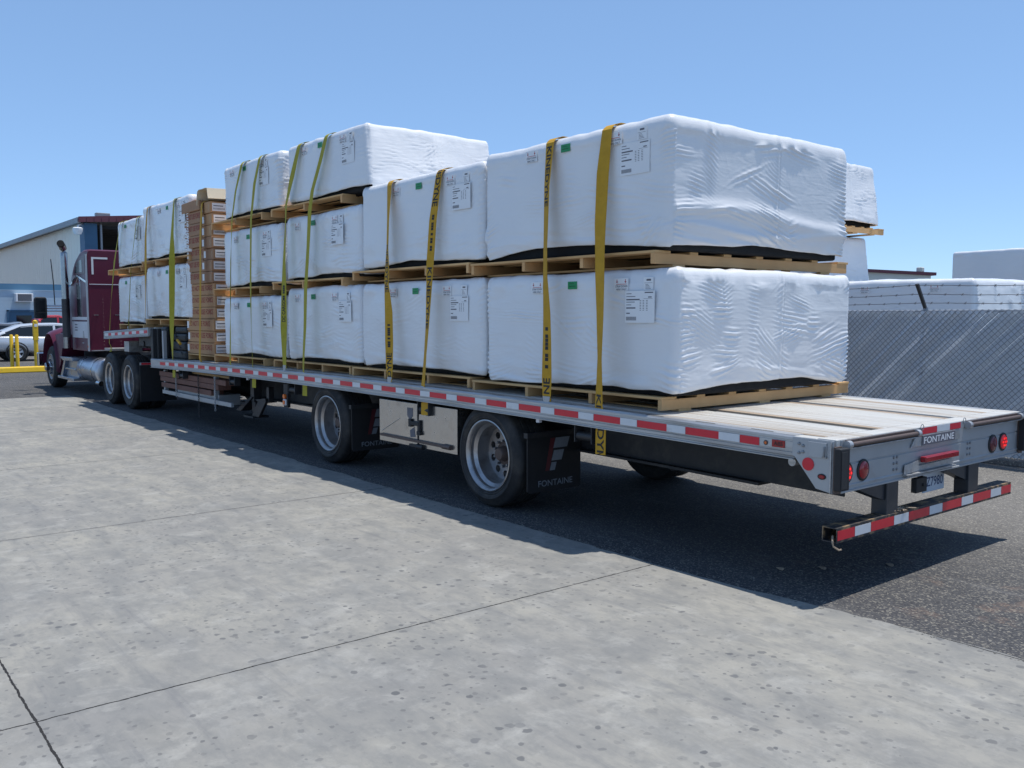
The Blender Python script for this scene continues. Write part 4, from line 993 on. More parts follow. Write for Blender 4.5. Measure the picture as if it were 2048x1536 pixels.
strap('lime strap over the rear half of the three tier stack beside the cartons', [(-8.67, 0.165, 3.849, -13), (-8.773, 0.147, 3.495, -4), (-8.862, 0.125, 3.03, -10), (-8.839, 0.097, 2.456, -12), (-8.826, 0.083, 2.151, -12), (-8.77, 0.056, 1.577, -22), (-8.714, 0.038, 1.195, -22), (-8.693, 0.03, 1.033, -19)], strap_green, 3.86, [], hook=False, under=0.12, y_r=2.3)
strap('lime strap over the front half of the three tier stack beside the cartons', [(-9.282, 0.165, 3.845, -9), (-9.427, 0.146, 3.472, -9), (-9.541, 0.127, 3.087, -13), (-9.551, 0.099, 2.49, -26), (-9.53, 0.074, 1.971, -27), (-9.506, 0.05, 1.47, -15), (-9.487, 0.03, 1.038, -12)], strap_green, 3.86, [], hook=False, under=0, y_r=2.3)
strap('dull strap running down the middle of the brown cartons', [(-10.88, 0.165, 3.452, -13), (-10.842, 0.137, 2.961, -6), (-10.774, 0.09, 2.126, -6), (-10.734, 0.055, 1.502, -6), (-10.71, 0.03, 1.065, -6)], strap_gold, 3.47, [], hook=False, under=0, y_r=1.35)
strap('very wide looking lime strap over the bundles at the step, crossing the folded tarps', [(-12.153, 0.165, 3.643, -20), (-12.139, 0.135, 3.052, 7), (-12.116, 0.112, 2.604, 51), (-12.07, 0.077, 1.933, 42), (-12.05, 0.055, 1.485, 17), (-11.966, 0.03, 1.006, -15)], strap_green, 3.65, [], hook=False, under=0.13, y_r=2.47)
strap('gold strap over the front edge of the bundles at the step', [(-13.572, 0.165, 3.62, -16), (-13.541, 0.133, 3.15, -2), (-13.484, 0.1, 2.668, 4), (-13.42, 0.068, 2.187, -12), (-13.381, 0.03, 1.637, -15)], strap_gold, 3.65, [], hook=True, under=0, y_r=2.47)
strap('thin lime strap down the middle of the foremost bundles', [(-14.212, 0.165, 3.47, -18), (-14.296, 0.13, 2.955, -12), (-14.398, 0.096, 2.461, -20), (-14.398, 0.062, 1.959, -21), (-14.398, 0.03, 1.482, -24)], strap_green, 3.525, [], hook=True, under=0, y_r=2.47)
strap('foremost lime strap, hanging slack beside the maroon cab', [(-15.243, 0.165, 3.427, -14), (-15.53, 0.124, 2.765, -1), (-15.697, 0.077, 1.974, -15), (-15.726, 0.045, 1.44, -10), (-15.73, 0.03, 1.185, -10)], strap_green, 3.525, [], hook=False, under=0, y_r=2.47)

# ------------------------------------------------------------------ tractor
TK = thing('semi_truck', 'maroon sleeper cab tractor with tall chrome exhaust, coupled to the trailer', 'truck', (-18, 1.3, 0))
YL, YR = .10, 2.48
def yl(x): return YL
# sleeper: rounded box with sloping roof
def cab_ring(x, zt, inset=0, zb=.97, r=.07):
    a, b = YL+inset, YR-inset
    pts = [(a, zb), (a, zt-r)]+[(a+r-r*math.cos(t), zt-r+r*math.sin(t)) for t in np.linspace(.3, 1.57, 4)]
    pts += [(b-(p[0]-a), p[1]) for p in pts[::-1]]
    return [(x, p[0], p[1]) for p in pts]
s = MB(); s.loft([cab_ring(x, z) for x, z in ((-17.52, 3.10), (-17.58, 3.13), (-17.9, 3.14), (-18.2, 3.10), (-18.5, 2.99), (-18.75, 2.84), (-18.95, 2.66), (-19.05, 2.52))])
slp = s.build('sleeper', maroon, TK, True, ang=50)
c = MB(); c.loft([cab_ring(x, z, i, 1.0) for x, z, i in ((-19.02, 2.50, .03), (-19.3, 2.44, .05), (-19.9, 2.36, .08), (-20.15, 2.25, .10), (-20.55, 1.62, .14), (-20.6, 1.55, .16))])
cab = c.build('cab', maroon_dk, TK, True, ang=50)
h = MB(); h.loft([[(x, .55-e, 1.0), (x, .55-e, z-.1), (x, .7-e, z), (x, 1.9+e, z), (x, 2.05+e, z-.1), (x, 2.05+e, 1.0)] for x, z, e in ((-20.55, 1.62, .1), (-21.3, 1.55, .05), (-22.2, 1.42, 0), (-22.35, 1.3, -.05))]); h.build('hood', maroon_dk, TK, True)
# back wall details (faces the camera)
XB = -17.5195
q = MB(); q.box(XB, XB+.004, .175, .50, 2.925, 2.965); q.box(XB, XB+.004, .175, .215, 2.60, 2.925); q.box(XB, XB+.004, 2.08, 2.40, 2.925, 2.965); q.box(XB, XB+.004, 2.365, 2.40, 2.60, 2.925); q.build('reflective_strip', tape_white, slp)
MB().box(XB, XB+.008, .12, 2.46, 2.385, 2.40).build('roof_seam', truck_white, slp)
q = MB()
for y in (.38, .72, 1.1, 1.5, 1.9, 2.2):
    for z in np.arange(1.1, 2.1, .075): q.lathe([(.008, 0), (.0001, .006)], (XB, y, z), (XB+1, y, z), 6)
q.build('rivets', maroon, slp)
q = MB()
for y in (.18, .60): q.tube([(XB, y, 1.74), (XB+.06, y, 1.74), (XB+.06, y+.08, 1.74), (XB, y+.08, 1.74)], .012, 8)
q.build('grab_handle', chrome, slp, True)
MB().box(XB, XB+.03, .12, .9, .975, .995).build('step_ledge', alum, slp)
# side of the sleeper
q = MB(); q.box(-17.66, -17.535, .085, .0985, .97, 3.02); q.box(-17.60, -17.585, .078, .0849, .97, 3.02); q.build('corner_trim', trim_grey, slp, bevel=.005)
q = MB(); q.box(-18.42, -18.22, .090, .098, 1.72, 2.40); wnd = q.build('side_window', glass, slp, bevel=.004)
q = MB(); q.box(-18.50, -18.45, .088, .099, 1.70, 2.48); q.box(-18.19, -18.14, .088, .099, 1.70, 2.48); q.tube([(-18.46, .092, 2.46), (-18.35, .092, 2.56), (-18.25, .092, 2.56), (-18.15, .092, 2.46)], .014, 8); q.build('window_trim', chrome, wnd)
q = MB(); q.prism([(-18.80, 2.62), (-17.72, 2.62), (-17.72, 3.02), (-18.25, 3.0), (-18.6, 2.86)], 1, .090, .0985); q.build('roof_side_panel', maroon_dk, slp, bevel=.004)
q = MB(); q.prism([(-18.62, 2.66), (-17.95, 2.66), (-17.95, 2.93), (-18.25, 2.92), (-18.5, 2.80)], 1, .086, .0895); q.build('roof_side_window', glass, slp, bevel=.004)
q = MB(); q.prism([(-19.0, 2.40), (-18.4, 2.58), (-17.65, 2.42), (-17.65, 2.47), (-18.4, 2.62), (-19.0, 2.45)], 1, .082, .0985); q.build('drip_moulding', chrome, slp)
q = MB(); q.box(-19.0, -17.62, .088, .0985, 1.635, 1.70); q.build('white_stripe', truck_white, slp)
q = MB(); q.box(-19.0, -17.62, .088, .0985, 1.245, 1.60); wp = q.build('white_side_panel', truck_white, slp, bevel=.003)
q = MB(); q.box(-18.25, -17.78, .080, .0875, 1.27, 1.54); dr = q.build('hatch_door', truck_white, wp, bevel=.02)
q = MB(); q.box(-17.98, -17.93, .066, .0795, 1.25, 1.40); q.build('hatch_handle', chrome, dr, bevel=.004)
q = MB()
for z in (1.52, 1.46, 1.40): q.box(-18.75, -18.52, .0865, .0878, z, z+.022)
q.build('panel_lettering', grey_ink, wp)
MB().box(-17.66, -17.61, .078, .099, 1.05, 1.09).build('amber_marker', lens_amber, slp)
MB().box(-18.2, -18.0, .09, .0985, 1.13, 1.145).build('badge', chrome, slp)
# exhaust
e = MB(); e.cyl((-19.0, -.03, 1.0), (-19.0, -.03, 3.05), .075, n=20); e.tube([(-19.0, -.03, 3.0), (-19.0, -.03, 3.12), (-18.97, -.045, 3.21), (-18.88, -.085, 3.27), (-18.78, -.13, 3.30)], .075, 18)
ex = e.build('exhaust_stack', stack_chrome, TK, True, ang=60)
MB().tube([(-18.80, -.121, 3.294), (-18.745, -.145, 3.312)], .0765, 18).build('exhaust_mouth', foam, ex)
e = MB(); e.cyl((-19.0, -.03, 1.25), (-19.0, -.03, 2.1), .083, n=20); e.build('heat_shield', chain_m, ex, True)
e = MB(); e.tube([(-19.28, -.01, 1.2), (-19.28, -.02, 2.28), (-19.22, -.02, 2.34), (-19.16, -.02, 2.34)], .016, 8); e.build('grab_rail', chrome, TK, True)
e = MB(); e.cyl((-19.0, 2.61, 1.0), (-19.0, 2.61, 3.05), .075, n=20); e.tube([(-19.0, 2.61, 3.0), (-19.0, 2.61, 3.12), (-18.98, 2.62, 3.20), (-18.90, 2.64, 3.27)], .075, 18); e.build('exhaust_stack', chrome, TK, True, ang=60)
# mirror, antenna
m = MB(); m.prism([(-.44, 1.70), (-.42, 1.66), (-.20, 1.66), (-.17, 1.70), (-.17, 2.12), (-.20, 2.16), (-.40, 2.16), (-.44, 2.12)], 0, -20.28, -20.18); mi_ = m.build('side_mirror', steel_dark, TK, bevel=.02)
MB().box(-20.178, -20.174, -.41, -.20, 1.82, 2.13).build('mirror_glass', glass, mi_, bevel=.002)
MB().box(-20.178, -20.174, -.41, -.20, 1.69, 1.79).build('mirror_glass', glass, mi_, bevel=.002)
m = MB()
for z in (1.84, 1.90, 1.96): m.tube([(-20.22, -.17, z), (-20.15, .0, z), (-20.0, .22, z)], .017, 8)
m.build('mirror_arm', chrome, mi_, True)
MB().tube([(-20.3, .02, 1.95), (-20.32, .01, 2.5), (-20.36, -.02, 3.05)], .012, 6).build('antenna', steel_dark, TK, True)
# fender over the steer wheel
XS_ = -20.95
f = MB(); rg_ = []
for t in np.linspace(-.15, math.pi*.98, 16):
    cx, cz = XS_+.66*math.cos(t)+(.08 if math.cos(t) > 0 else 0), .52+.78*math.sin(t)
    zz = max(cz, .42); bul = .05*math.sin(max(t, 0))
    rg_.append([(cx, -.02-bul*.3, zz), (cx+.02*math.cos(t), .02, zz+.05), (cx, .25, zz+.09+bul), (cx, .60, zz+.11+bul), (cx*.999, .60, zz-.03), (cx, .03, zz-.03)])
f.loft(rg_); f.prism([(-20.40, 1.28), (-19.95, 1.32), (-19.55, 1.30), (-19.50, 1.0), (-19.72, .98), (-19.95, .60), (-20.12, .50), (-20.22, .55), (-20.26, 1.0)], 1, .02, .5)
fd = f.build('fender', maroon, TK, True, ang=45)
f = MB(); f.loft([[(p[0][0], 2.6-(p[k][1]), p[k][2]) for k in range(6)] for p in rg_]); f.build('fender', maroon, TK, True, ang=45)
MB().box(-22.5, -22.35, .0, 2.6, .45, .80).build('front_bumper', chrome, TK, bevel=.03)
# steps and tank
s = MB(); s.prism([(-19.95, .78), (-18.75, .80), (-18.75, .72), (-19.6, .70)], 1, .0, .55); s.box(-20.1, -18.6, -.02, .5, .28, .34); s.box(-19.9, -18.7, .05, .5, .50, .54); s.prism([(-20.1, .28), (-19.6, .78), (-19.45, .78), (-19.9, .28)], 1, .03, .5); s.prism([(-20.05, .342), (-19.5, .70), (-18.62, .72), (-18.62, .342)], 1, .10, .5); s.build('cab_step', tank_al, TK, bevel=.008)
t = MB(); t.lathe([(.0001, -.03), (.22, -.025), (.27, 0), (.275, .02), (.275, 1.55), (.27, 1.57), (.22, 1.595), (.0001, 1.60)], (-18.50, .30, .56), (-17.50, .30, .56), 36); tk = t.build('fuel_tank', tank_al, TK, True, ang=50)
t = MB()
for x in (-18.2, -17.25): t.lathe([(.277, -.025), (.281, -.025), (.281, .025), (.277, .025)], (x, .30, .56), (x+1, .30, .56), 36)
t.build('tank_strap', chrome, tk, True)
MB().cyl((-16.80, .05, .34), (-16.55, .05, .34), .055, n=14).build('air_tank', chrome, TK, True)
# chassis
q = MB()
for y in (.86, 1.72): q.box(-22.2, -13.75, y-.04, y+.04, .72, .98)
for x in (-21.5, -19, -17.3, -16.3, -14.0): q.box(x-.06, x+.06, .9, 1.7, .74, .95)
q.build('chassis_frame', steel_dark, TK, bevel=.006)
q = MB(); q.box(-15.7, -14.6, .85, 1.75, 1.0, 1.09); q.prism([(-15.6, 1.0), (-14.1, .96), (-13.9, .99), (-14.6, 1.10)], 1, .7, 1.9); q.build('fifth_wheel', chain_m, TK, bevel=.01)
q = MB(); q.box(-16.9, -16.5, .22, .75, 1.02, 1.06); q.build('deck_plate', alum, TK, bevel=.006); q = MB(); q.box(-15.2, -14.9, .15, .40, 1.04, 1.24); q.build('battery_box', alum, TK, bevel=.006)
q = MB()
for k, z in enumerate((1.5, 1.4, 1.3)): q.tube([(-17.5, 1.1+.1*k, z+.3), (-17.1, 1.1+.1*k, z-.2), (-16.5, 1.15+.1*k, z-.25), (-16.1, 1.2+.1*k, z)], .018, 6)
q.build('air_hose', steel_dark, TK, True)
for x in (-14.44, -15.72):
    make_wheel(TK, x, .50, .0, 1, .50, .30, .300, .17); make_wheel(TK, x, .50, .31, 1, .50, .28, .29, .12)
    make_wheel(TK, x, .50, 2.6, -1, .50, .30, .300, .17)
    MB().cyl((x, .5, .5), (x, 2.1, .5), .09, n=14).build('axle', steel_dark, TK, True)
make_wheel(TK, XS_, .50, .02, 1, .50, .29, .300, .1, convex=True); make_wheel(TK, XS_, .50, 2.58, -1, .50, .29, .300, .1, convex=True)
for (a, b) in ((.02, .66), (1.94, 2.58)):
    q = MB(); q.box(-13.80, -13.785, a, b, .18, .86); fl = q.build('mud_flap', rubber_flap, TK)
    q = MB(); q.box(-13.785, -13.76, a, b, .84, .885); hg = q.build('flap_hanger', alum_plate, TK)
    q = MB(); q.box(-13.7599, -13.759, a+.02, a+.30, .845, .88, 0 if a < 1 else 1); q.box(-13.7599, -13.759, a+.31, b-.02, .845, .88, 1 if a < 1 else 0); q.build('conspicuity_tape', [tape_red, tape_white], hg)

# ------------------------------------------------------------------ brown planks and jacks in the dunnage rack
for k, (z, x0, x1, lab) in enumerate(((.74, -12.95, -9.9, 'topmost brown plank in the rack slung under the deck'), (.655, -12.9, -10.2, 'middle brown plank in the rack slung under the deck'), (.555, -12.85, -10.5, 'lowest brown plank in the rack slung under the deck'))):
    q = MB(); q.box(x0, x1, .10, .30, z-.045, z+.035); tag(q.build('dunnage_plank', rust, None, bevel=.006, at=(-11.5, .2, z)), lab, 'plank', 'planks in the dunnage rack')
q = MB(); q.box(-11.6, -10.0, .20, .32, .79, .825); tag(q.build('dunnage_plank', wood_x, None, bevel=.004, at=(-10.8, .3, .8)), 'paler plank lying on top of the brown planks under the deck', 'plank', 'planks in the dunnage rack')
for k, (x, lab) in enumerate(((-12.0, 'forward tie chain hanging over the brown planks'), (-10.95, 'middle tie chain with a long tail, hanging over the brown planks'), (-10.25, 'rear tie chain hanging over the brown planks'))):
    q = MB(); z0 = .80; zb = (.38, .12, .28)[k]
    for j in range(int((z0-zb)/.03)):
        q.tube([(x+.010*math.cos(t)*(1 if j % 2 else .3), .07+.010*math.cos(t)*(.3 if j % 2 else 1), z0-.03*j+.018*math.sin(t)) for t in np.linspace(0, 6.28, 9)], .005, 5)
    tag(q.build('tie_chain', alum_plate if k != 1 else chain_m, None, True, at=(x, .07, z0)), lab, 'chain', 'tie chains on the dunnage rack')

# ------------------------------------------------------------------ fence with slats, barbed wire
FY = 6.12; FZ0, FZ1 = .07, 1.79
FX0, FX1 = -12.0, 6.0
FN = thing('chain_link_fence', 'chain link fence with grey diagonal slats and barbed wire on top', 'fence', (-2, FY, 0))
rg = random.Random(5)
sl_ = MB(); pitch = .072; H = FZ1-FZ0
k = 0; x = FX0-H
while x < FX1:
    a, b = x, x+pitch-.003-(rg.uniform(.006, .014) if rg.random() < (.05 if x < -1.6 else .22) else 0)
    y = FY+rg.uniform(-.004, .004); ty = rg.uniform(-.012, .012)
    # a strip that leans at about 45 degrees, clipped to the ends of the fence
    pts = [(a, FZ0+.01), (b, FZ0+.01), (b+H-.03, FZ1-.02+rg.uniform(-.012, .012)), (a+H-.03, FZ1-.02+rg.uniform(-.012, .012))]
    if a > FX0 and b+H < FX1+.2:
        n = 6; rr_ = []
        for t in np.linspace(0, 1, n):
            w1 = rg.uniform(-.006, .006); p0 = (pts[0][0]+(pts[3][0]-pts[0][0])*t, pts[0][1]+(pts[3][1]-pts[0][1])*t); p1 = (pts[1][0]+(pts[2][0]-pts[1][0])*t, pts[1][1]+(pts[2][1]-pts[1][1])*t)
            rr_.append([(p0[0], y-ty+w1, p0[1]), (p1[0], y+ty+w1, p1[1]), (p1[0], y+ty+w1+.003, p1[1]), (p0[0], y-ty+w1+.003, p0[1])])
        sl_.loft(rr_)
    x += pitch
sl_.build('slat_panel', slat_m, FN)
wr = MB(); x = FX0
while x < FX1-.05:
    for sg in (1, -1):
        xa = x if sg > 0 else x+H
        if xa+sg*H > FX1+.05 or xa > FX1+.05: continue
        n = 24
        P_ = [(xa+sg*H*i/n, FY-.014+(.006 if (i % 2) else -.004), FZ0+H*i/n) for i in range(n+1)]
        w_ = .0028 if sg > 0 else .0019
        wr.loft([[(p[0]-w_, p[1]-w_, p[2]+sg*w_), (p[0]+w_, p[1]-w_, p[2]-sg*w_), (p[0]+w_, p[1]+w_, p[2]-sg*w_), (p[0]-w_, p[1]+w_, p[2]+sg*w_)] for p in (P_[0], P_[-1])], 0, True, False)
    x += pitch
wr.build('wire_mesh', wire_m, FN)
MB().cyl((FX0, FY+.03, FZ1-.02), (FX1, FY+.03, FZ1-.02), .021, n=10).build('top_rail', wire_m, FN, True)
MB().box(FX0, FX1, FY-.10, FY+.12, -.01, .075).build('base_kerb', asphalt_m, FN, bevel=.02)
XP = -2.56
tops = []
for x in (XP-6.1, XP-3.05, XP, XP+3.05, XP+6.1):
    MB().cyl((x, FY+.035, 0), (x, FY+.035, FZ1+.03), .030, n=12).build('fence_post', wire_m, FN, True)
    a = MB(); a.prism([(FY+.06, FZ1), (FY+.02, FZ1), (FY-.22, FZ1+.31), (FY-.18, FZ1+.32)], 0, x-.018, x+.018); a.build('wire_arm', barb_m, FN, bevel=.003)
for k, (fr, sag) in enumerate(((.28, .02), (.62, .03), (.97, .035))):
    pts = []; q = MB()
    xs = np.linspace(XP-6.1, XP+6.1, 121)
    for x in xs:
        u = ((x-XP) % 3.05)/3.05
        pts.append((x, FY+.04-.24*fr, FZ1+.31*fr-sag*4*u*(1-u)+rg.uniform(-.002, .002)))
    q.tube(pts, .0035, 4)
    for j in range(3, 118, 2):
        p = pts[j]; q.tube([(p[0]-.012, p[1]-.01, p[2]-.014), (p[0]+.010, p[1]+.01, p[2]+.016)], .0028, 3); q.tube([(p[0]-.010, p[1]+.01, p[2]+.014), (p[0]+.012, p[1]-.01, p[2]-.015)], .0028, 3)
    q.build('barbed_wire', barb_m, FN)

# ------------------------------------------------------------------ stacks in the yard beyond the fence
YG = 'bundles stacked in the yard behind the fence'
def yard(label, x0, x1, y0, y1, zp, z1, seed, **k):
    return bundle(label, x0, x1, zp, z1, seed, y0=y0, y1=y1, ds=k.pop('ds', .03), group=YG, **k)
YP = 'pallets in the yard behind the fence'
yard('bottom bundle of the tall yard stack, hidden low behind the fence', -7.6, -5.35, 7.9, 9.7, .115, 1.05, 71, which='')
pallet(-7.7, -5.25, 7.9, 9.75, 1.07, 'lowest pallet of the tall yard stack behind the fence', group=YP)
yard('second bundle from the ground in the tall yard stack', -7.6, -5.35, 7.9, 9.7, 1.187, 2.0, 72, which='', tilt=-.04)
pallet(-7.7, -5.25, 7.9, 9.75, 2.02, 'middle pallet of the tall yard stack behind the fence', group=YP)
yard('third bundle from the ground in the tall yard stack, sunlit right side', -7.6, -5.27, 7.9, 9.55, 2.137, 3.03, 73, which='', tilt=-.14)
pallet(-7.7, -5.09, 7.9, 9.68, 3.058, 'topmost pallet of the tall yard stack, jutting out to the right', group=YP)
yard('topmost bundle of the tall yard stack, sunlit right side', -7.5, -5.2, 7.9, 9.62, 3.175, 4.22, 74, which='', tilt=-.14, hem=.05)
yard('low bundle just behind the slatted fence, with a creased sunlit right side', -4.75, -2.42, 7.2, 9.9, .9, 2.205, 75, which='notice', ds=.02, amp=1.4, tilt=-.05, dome=.05, off=-.3)
yard('lower bundle carrying the creased one just behind the slatted fence', -4.75, -2.44, 7.21, 9.9, .05, .88, 76, which='', ds=.05)
yard('far grey bundle standing alone against the sky at the right edge', -8.6, -2.0, 19.6, 22, 2.25, 3.42, 79, which='notice green', ds=.05, amp=.5, off=-2.0)
yard('bundle under the far grey one at the right edge', -8.6, -2.0, 19.6, 22, 1.1, 2.2, 80, which='', ds=.08)
yard('ground bundle of the far stack at the right edge', -8.6, -2.0, 19.6, 22, .02, 1.05, 81, which='', ds=.08)
fb = thing('far_building', 'low pale metal building with a dark red roof edge, far behind the fence', 'building', (-36, 68, 0))
dv = np.array([3.35, 4.15, 0])/np.linalg.norm([3.35, 4.15, 0]); nv = np.array([-dv[1], dv[0], 0]); pA = np.array([-37.39-3.0*1, 65.72-3.7, 0]); pB = np.array([-34.04, 69.87, 0])
def slab(mb, a, b, th, z0, z1a, z1b, off=0):
    P = []
    for p, z1 in ((a, z1a), (b, z1b)):
        for o_ in (off, off+th):
            for z in (z0, z1): P.append(np.array([p[0], p[1], z])+nv*o_)
    mb.add(P, [(0, 1, 5, 4), (2, 6, 7, 3), (0, 4, 6, 2), (1, 3, 7, 5), (0, 2, 3, 1), (4, 5, 7, 6)])
q = MB(); slab(q, pA, pB, 8, 0, 5.6, 5.05); q.build('wall', concrete_wall, fb)
q = MB(); slab(q, pA-dv*.3, pB+dv*.35, 8.5, 5.55, 5.85, 5.30, -.25)
P = q.v; q.v = [(p[0], p[1], (p[2] if abs(p[2]-5.55) > .01 else (5.60 if i < 4 else 5.05))) for i, p in enumerate(P)]
q.build('roof', maroon_trim, fb)
p_ = pB-dv*.9; MB().box(p_[0]-.25, p_[0]+.25, p_[1]-.25, p_[1]+.25, 5.35, 5.75).build('roof_vent', concrete_wall, fb, bevel=.08)
q = MB(); slab(q, pB-dv*4.0, pB-dv*.8, .05, 4.15, 4.40, 4.32, -.06); q.build('canopy_edge', maroon_trim, fb)

# ------------------------------------------------------------------ warehouse and office on the left
WH = thing('warehouse', 'tall cream metal warehouse with blue corner and dark open bay', 'building', (-60, 15, 0))
xw, yw = -51.9, 8.25; zr_ = 7.0
q = MB(); q.prism([(yw, 0), (yw, zr_), (yw+16, zr_+1.3), (yw+32, zr_), (yw+32, 0)], 0, xw-60, xw-7)
for i in range(86):      # standing ribs of the wall sheets
    x = xw-.5-.7*i; q.box(x-.02, x+.02, yw-.010, yw-.001, 0, zr_-.02)
q.build('wall', cream, WH)
q = MB(); q.box(xw-7, xw-.95, yw, yw+.12, 0, zr_); q.build('side_wall', cream, WH)
q = MB(); q.prism([(yw-.35, zr_+.02), (yw+16, zr_+1.45), (yw+32.3, zr_+.02), (yw+32.3, zr_+.22), (yw+16, zr_+1.65), (yw-.35, zr_+.24)], 0, xw-60, xw+.30); rf = q.build('roof', roof_grey, WH)
q = MB(); q.box(xw-60, xw+.3, yw-.45, yw-.28, zr_-.08, zr_+.22); q.build('gutter', roof_grey, WH)
q = MB(); q.prism([(yw-.4, zr_-.05), (yw+16, zr_+1.0), (yw+16, zr_+1.66), (yw-.4, zr_+.25)], 0, xw+.31, xw+.42)
for i in range(40): q.box(xw+.42, xw+.46, yw+i*.4, yw+i*.4+.08, zr_-.02+i*.026, zr_+.20+i*.03)
q.build('fascia', maroon_trim, WH)
q = MB(); q.box(xw-.95, xw+.1, yw-.06, yw+.62, 0, zr_-.06); q.build('corner_pillar', dock_blue, WH)
q = MB(); q.box(xw-.2, xw+.05, yw+.80, yw+.90, 0, zr_-.1); q.build('door_jamb', roof_grey, WH)
q = MB(); q.box(xw-6.9, xw-6.8, yw+.1, yw+31.9, 0, zr_); q.build('bay_back_wall', dark_int, WH)
q = MB()
for i in range(5): q.box(xw-1.2*i-.6, xw-1.2*i-.45, yw+.15, yw+31, zr_-.28, zr_-.1)
for z in (5.2, 6.0): q.box(xw-6.75, xw-6.65, yw+.15, yw+31, z, z+.1)
q.build('bay_purlin', dark_int, WH)
q = MB(); q.box(xw-.1, xw+.3, yw+.55, yw+1.3, zr_+.30, zr_+.55); q.box(xw, xw+.1, yw+.85, yw+.95, zr_+.05, zr_+.3); tag(q.build('flood_light', roof_grey, None, bevel=.03, at=(xw, yw+.9, zr_)), 'flood light fixture on the warehouse roof corner', 'lamp')
q = MB(); q.lathe([(.0001, -.22), (.18, -.18), (.26, 0), (.26, .16), (.20, .2), (.0001, .21)], (xw+.3, yw-.45, zr_-.55), (xw+.3, yw-.45, zr_+.45), 20); q.tube([(xw-.2, yw-.05, zr_-.1), (xw+.1, yw-.35, zr_-.2), (xw+.3, yw-.45, zr_-.4)], .06, 8)
tag(q.build('security_camera', plastic_lamp, None, True, at=(xw, yw, zr_-.9)), 'white dome camera on the blue corner of the warehouse', 'camera')
q = MB(); q.lathe([(.0001, -.1), (.12, -.06), (.14, .06), (.0001, .1)], (xw+.2, yw+.1, 5.25), (xw+.2, yw+.1, 6.25), 16); tag(q.build('wall_lamp', plastic_lamp, None, True, at=(xw, yw, 5.25)), 'small white wall lamp on the blue warehouse corner, below the camera', 'lamp')
OF = thing('office_building', 'low pale blue sided office in front of the warehouse wall', 'building', (-52, 3, 0))
xo = -48.6
q = MB(); q.box(xo-8, xo, -14, yw-.05, 0, 3.05); q.build('wall', office_blue, OF)
q = MB()
for i in range(16): q.prism([(xo, .05+.19*i), (xo+.022, .05+.19*i), (xo+.006, .232+.19*i), (xo, .232+.19*i)], 1, -14, yw-.05)
sd_ = MB()
sd_.v = []; sd_.f = []
for i in range(16):
    z0 = .05+.19*i; sd_.add([(xo+.001, -14, z0), (xo+.016, -14, z0), (xo+.016, -14, z0+.186), (xo+.001, -14, z0+.186), (xo+.001, yw-.05, z0), (xo+.016, yw-.05, z0), (xo+.016, yw-.05, z0+.186), (xo+.001, yw-.05, z0+.186)], [(0, 1, 2, 3), (4, 7, 6, 5), (0, 4, 5, 1), (1, 5, 6, 2), (2, 6, 7, 3), (0, 3, 7, 4)])
sd_.build('siding', office_blue, OF)
q = MB(); q.box(xo-8, xo+.04, -14.1, yw-.05, 3.051, 3.36); q.build('roof_band', office_band, OF)
q = MB(); q.box(xo-8, xo+.05, -14.1, yw-.05, 3.02, 3.05); q.build('band_trim', office_blue, OF)
q = MB(); q.box(xo+.0305, xo+.05, 3.72, 4.98, -.0, 1.95); dd = q.build('door', dock_blue, OF); MB().box(xo+.0505, xo+.06, 4.05, 4.75, 1.0, 1.75).build('door_glass', glass, dd)
q = MB(); q.box(xo+.0305, xo+.09, 3.62, 3.715, 0, 2.02); q.box(xo+.0305, xo+.09, 4.985, 5.08, 0, 2.02); q.box(xo+.0305, xo+.09, 3.62, 5.08, 1.955, 2.03); q.build('door_frame', dock_blue, OF)
AC = thing('air_conditioner', 'white window air conditioner sticking out of the office wall above the blue door', 'air conditioner', (xo, 4.3, 2.6))
q = MB(); q.box(xo+.031, xo+.52, 3.98, 4.78, 2.44, 2.86); acb = q.build('casing', plastic_lamp, AC, bevel=.02)
q = MB()
for i in range(7): q.box(xo+.52, xo+.535, 4.10, 4.68, 2.50+.048*i, 2.525+.048*i)
q.build('grille', roof_grey, acb); MB().box(xo+.515, xo+.523, 4.08, 4.70, 2.48, 2.83).build('grille_back', dark_int, acb)

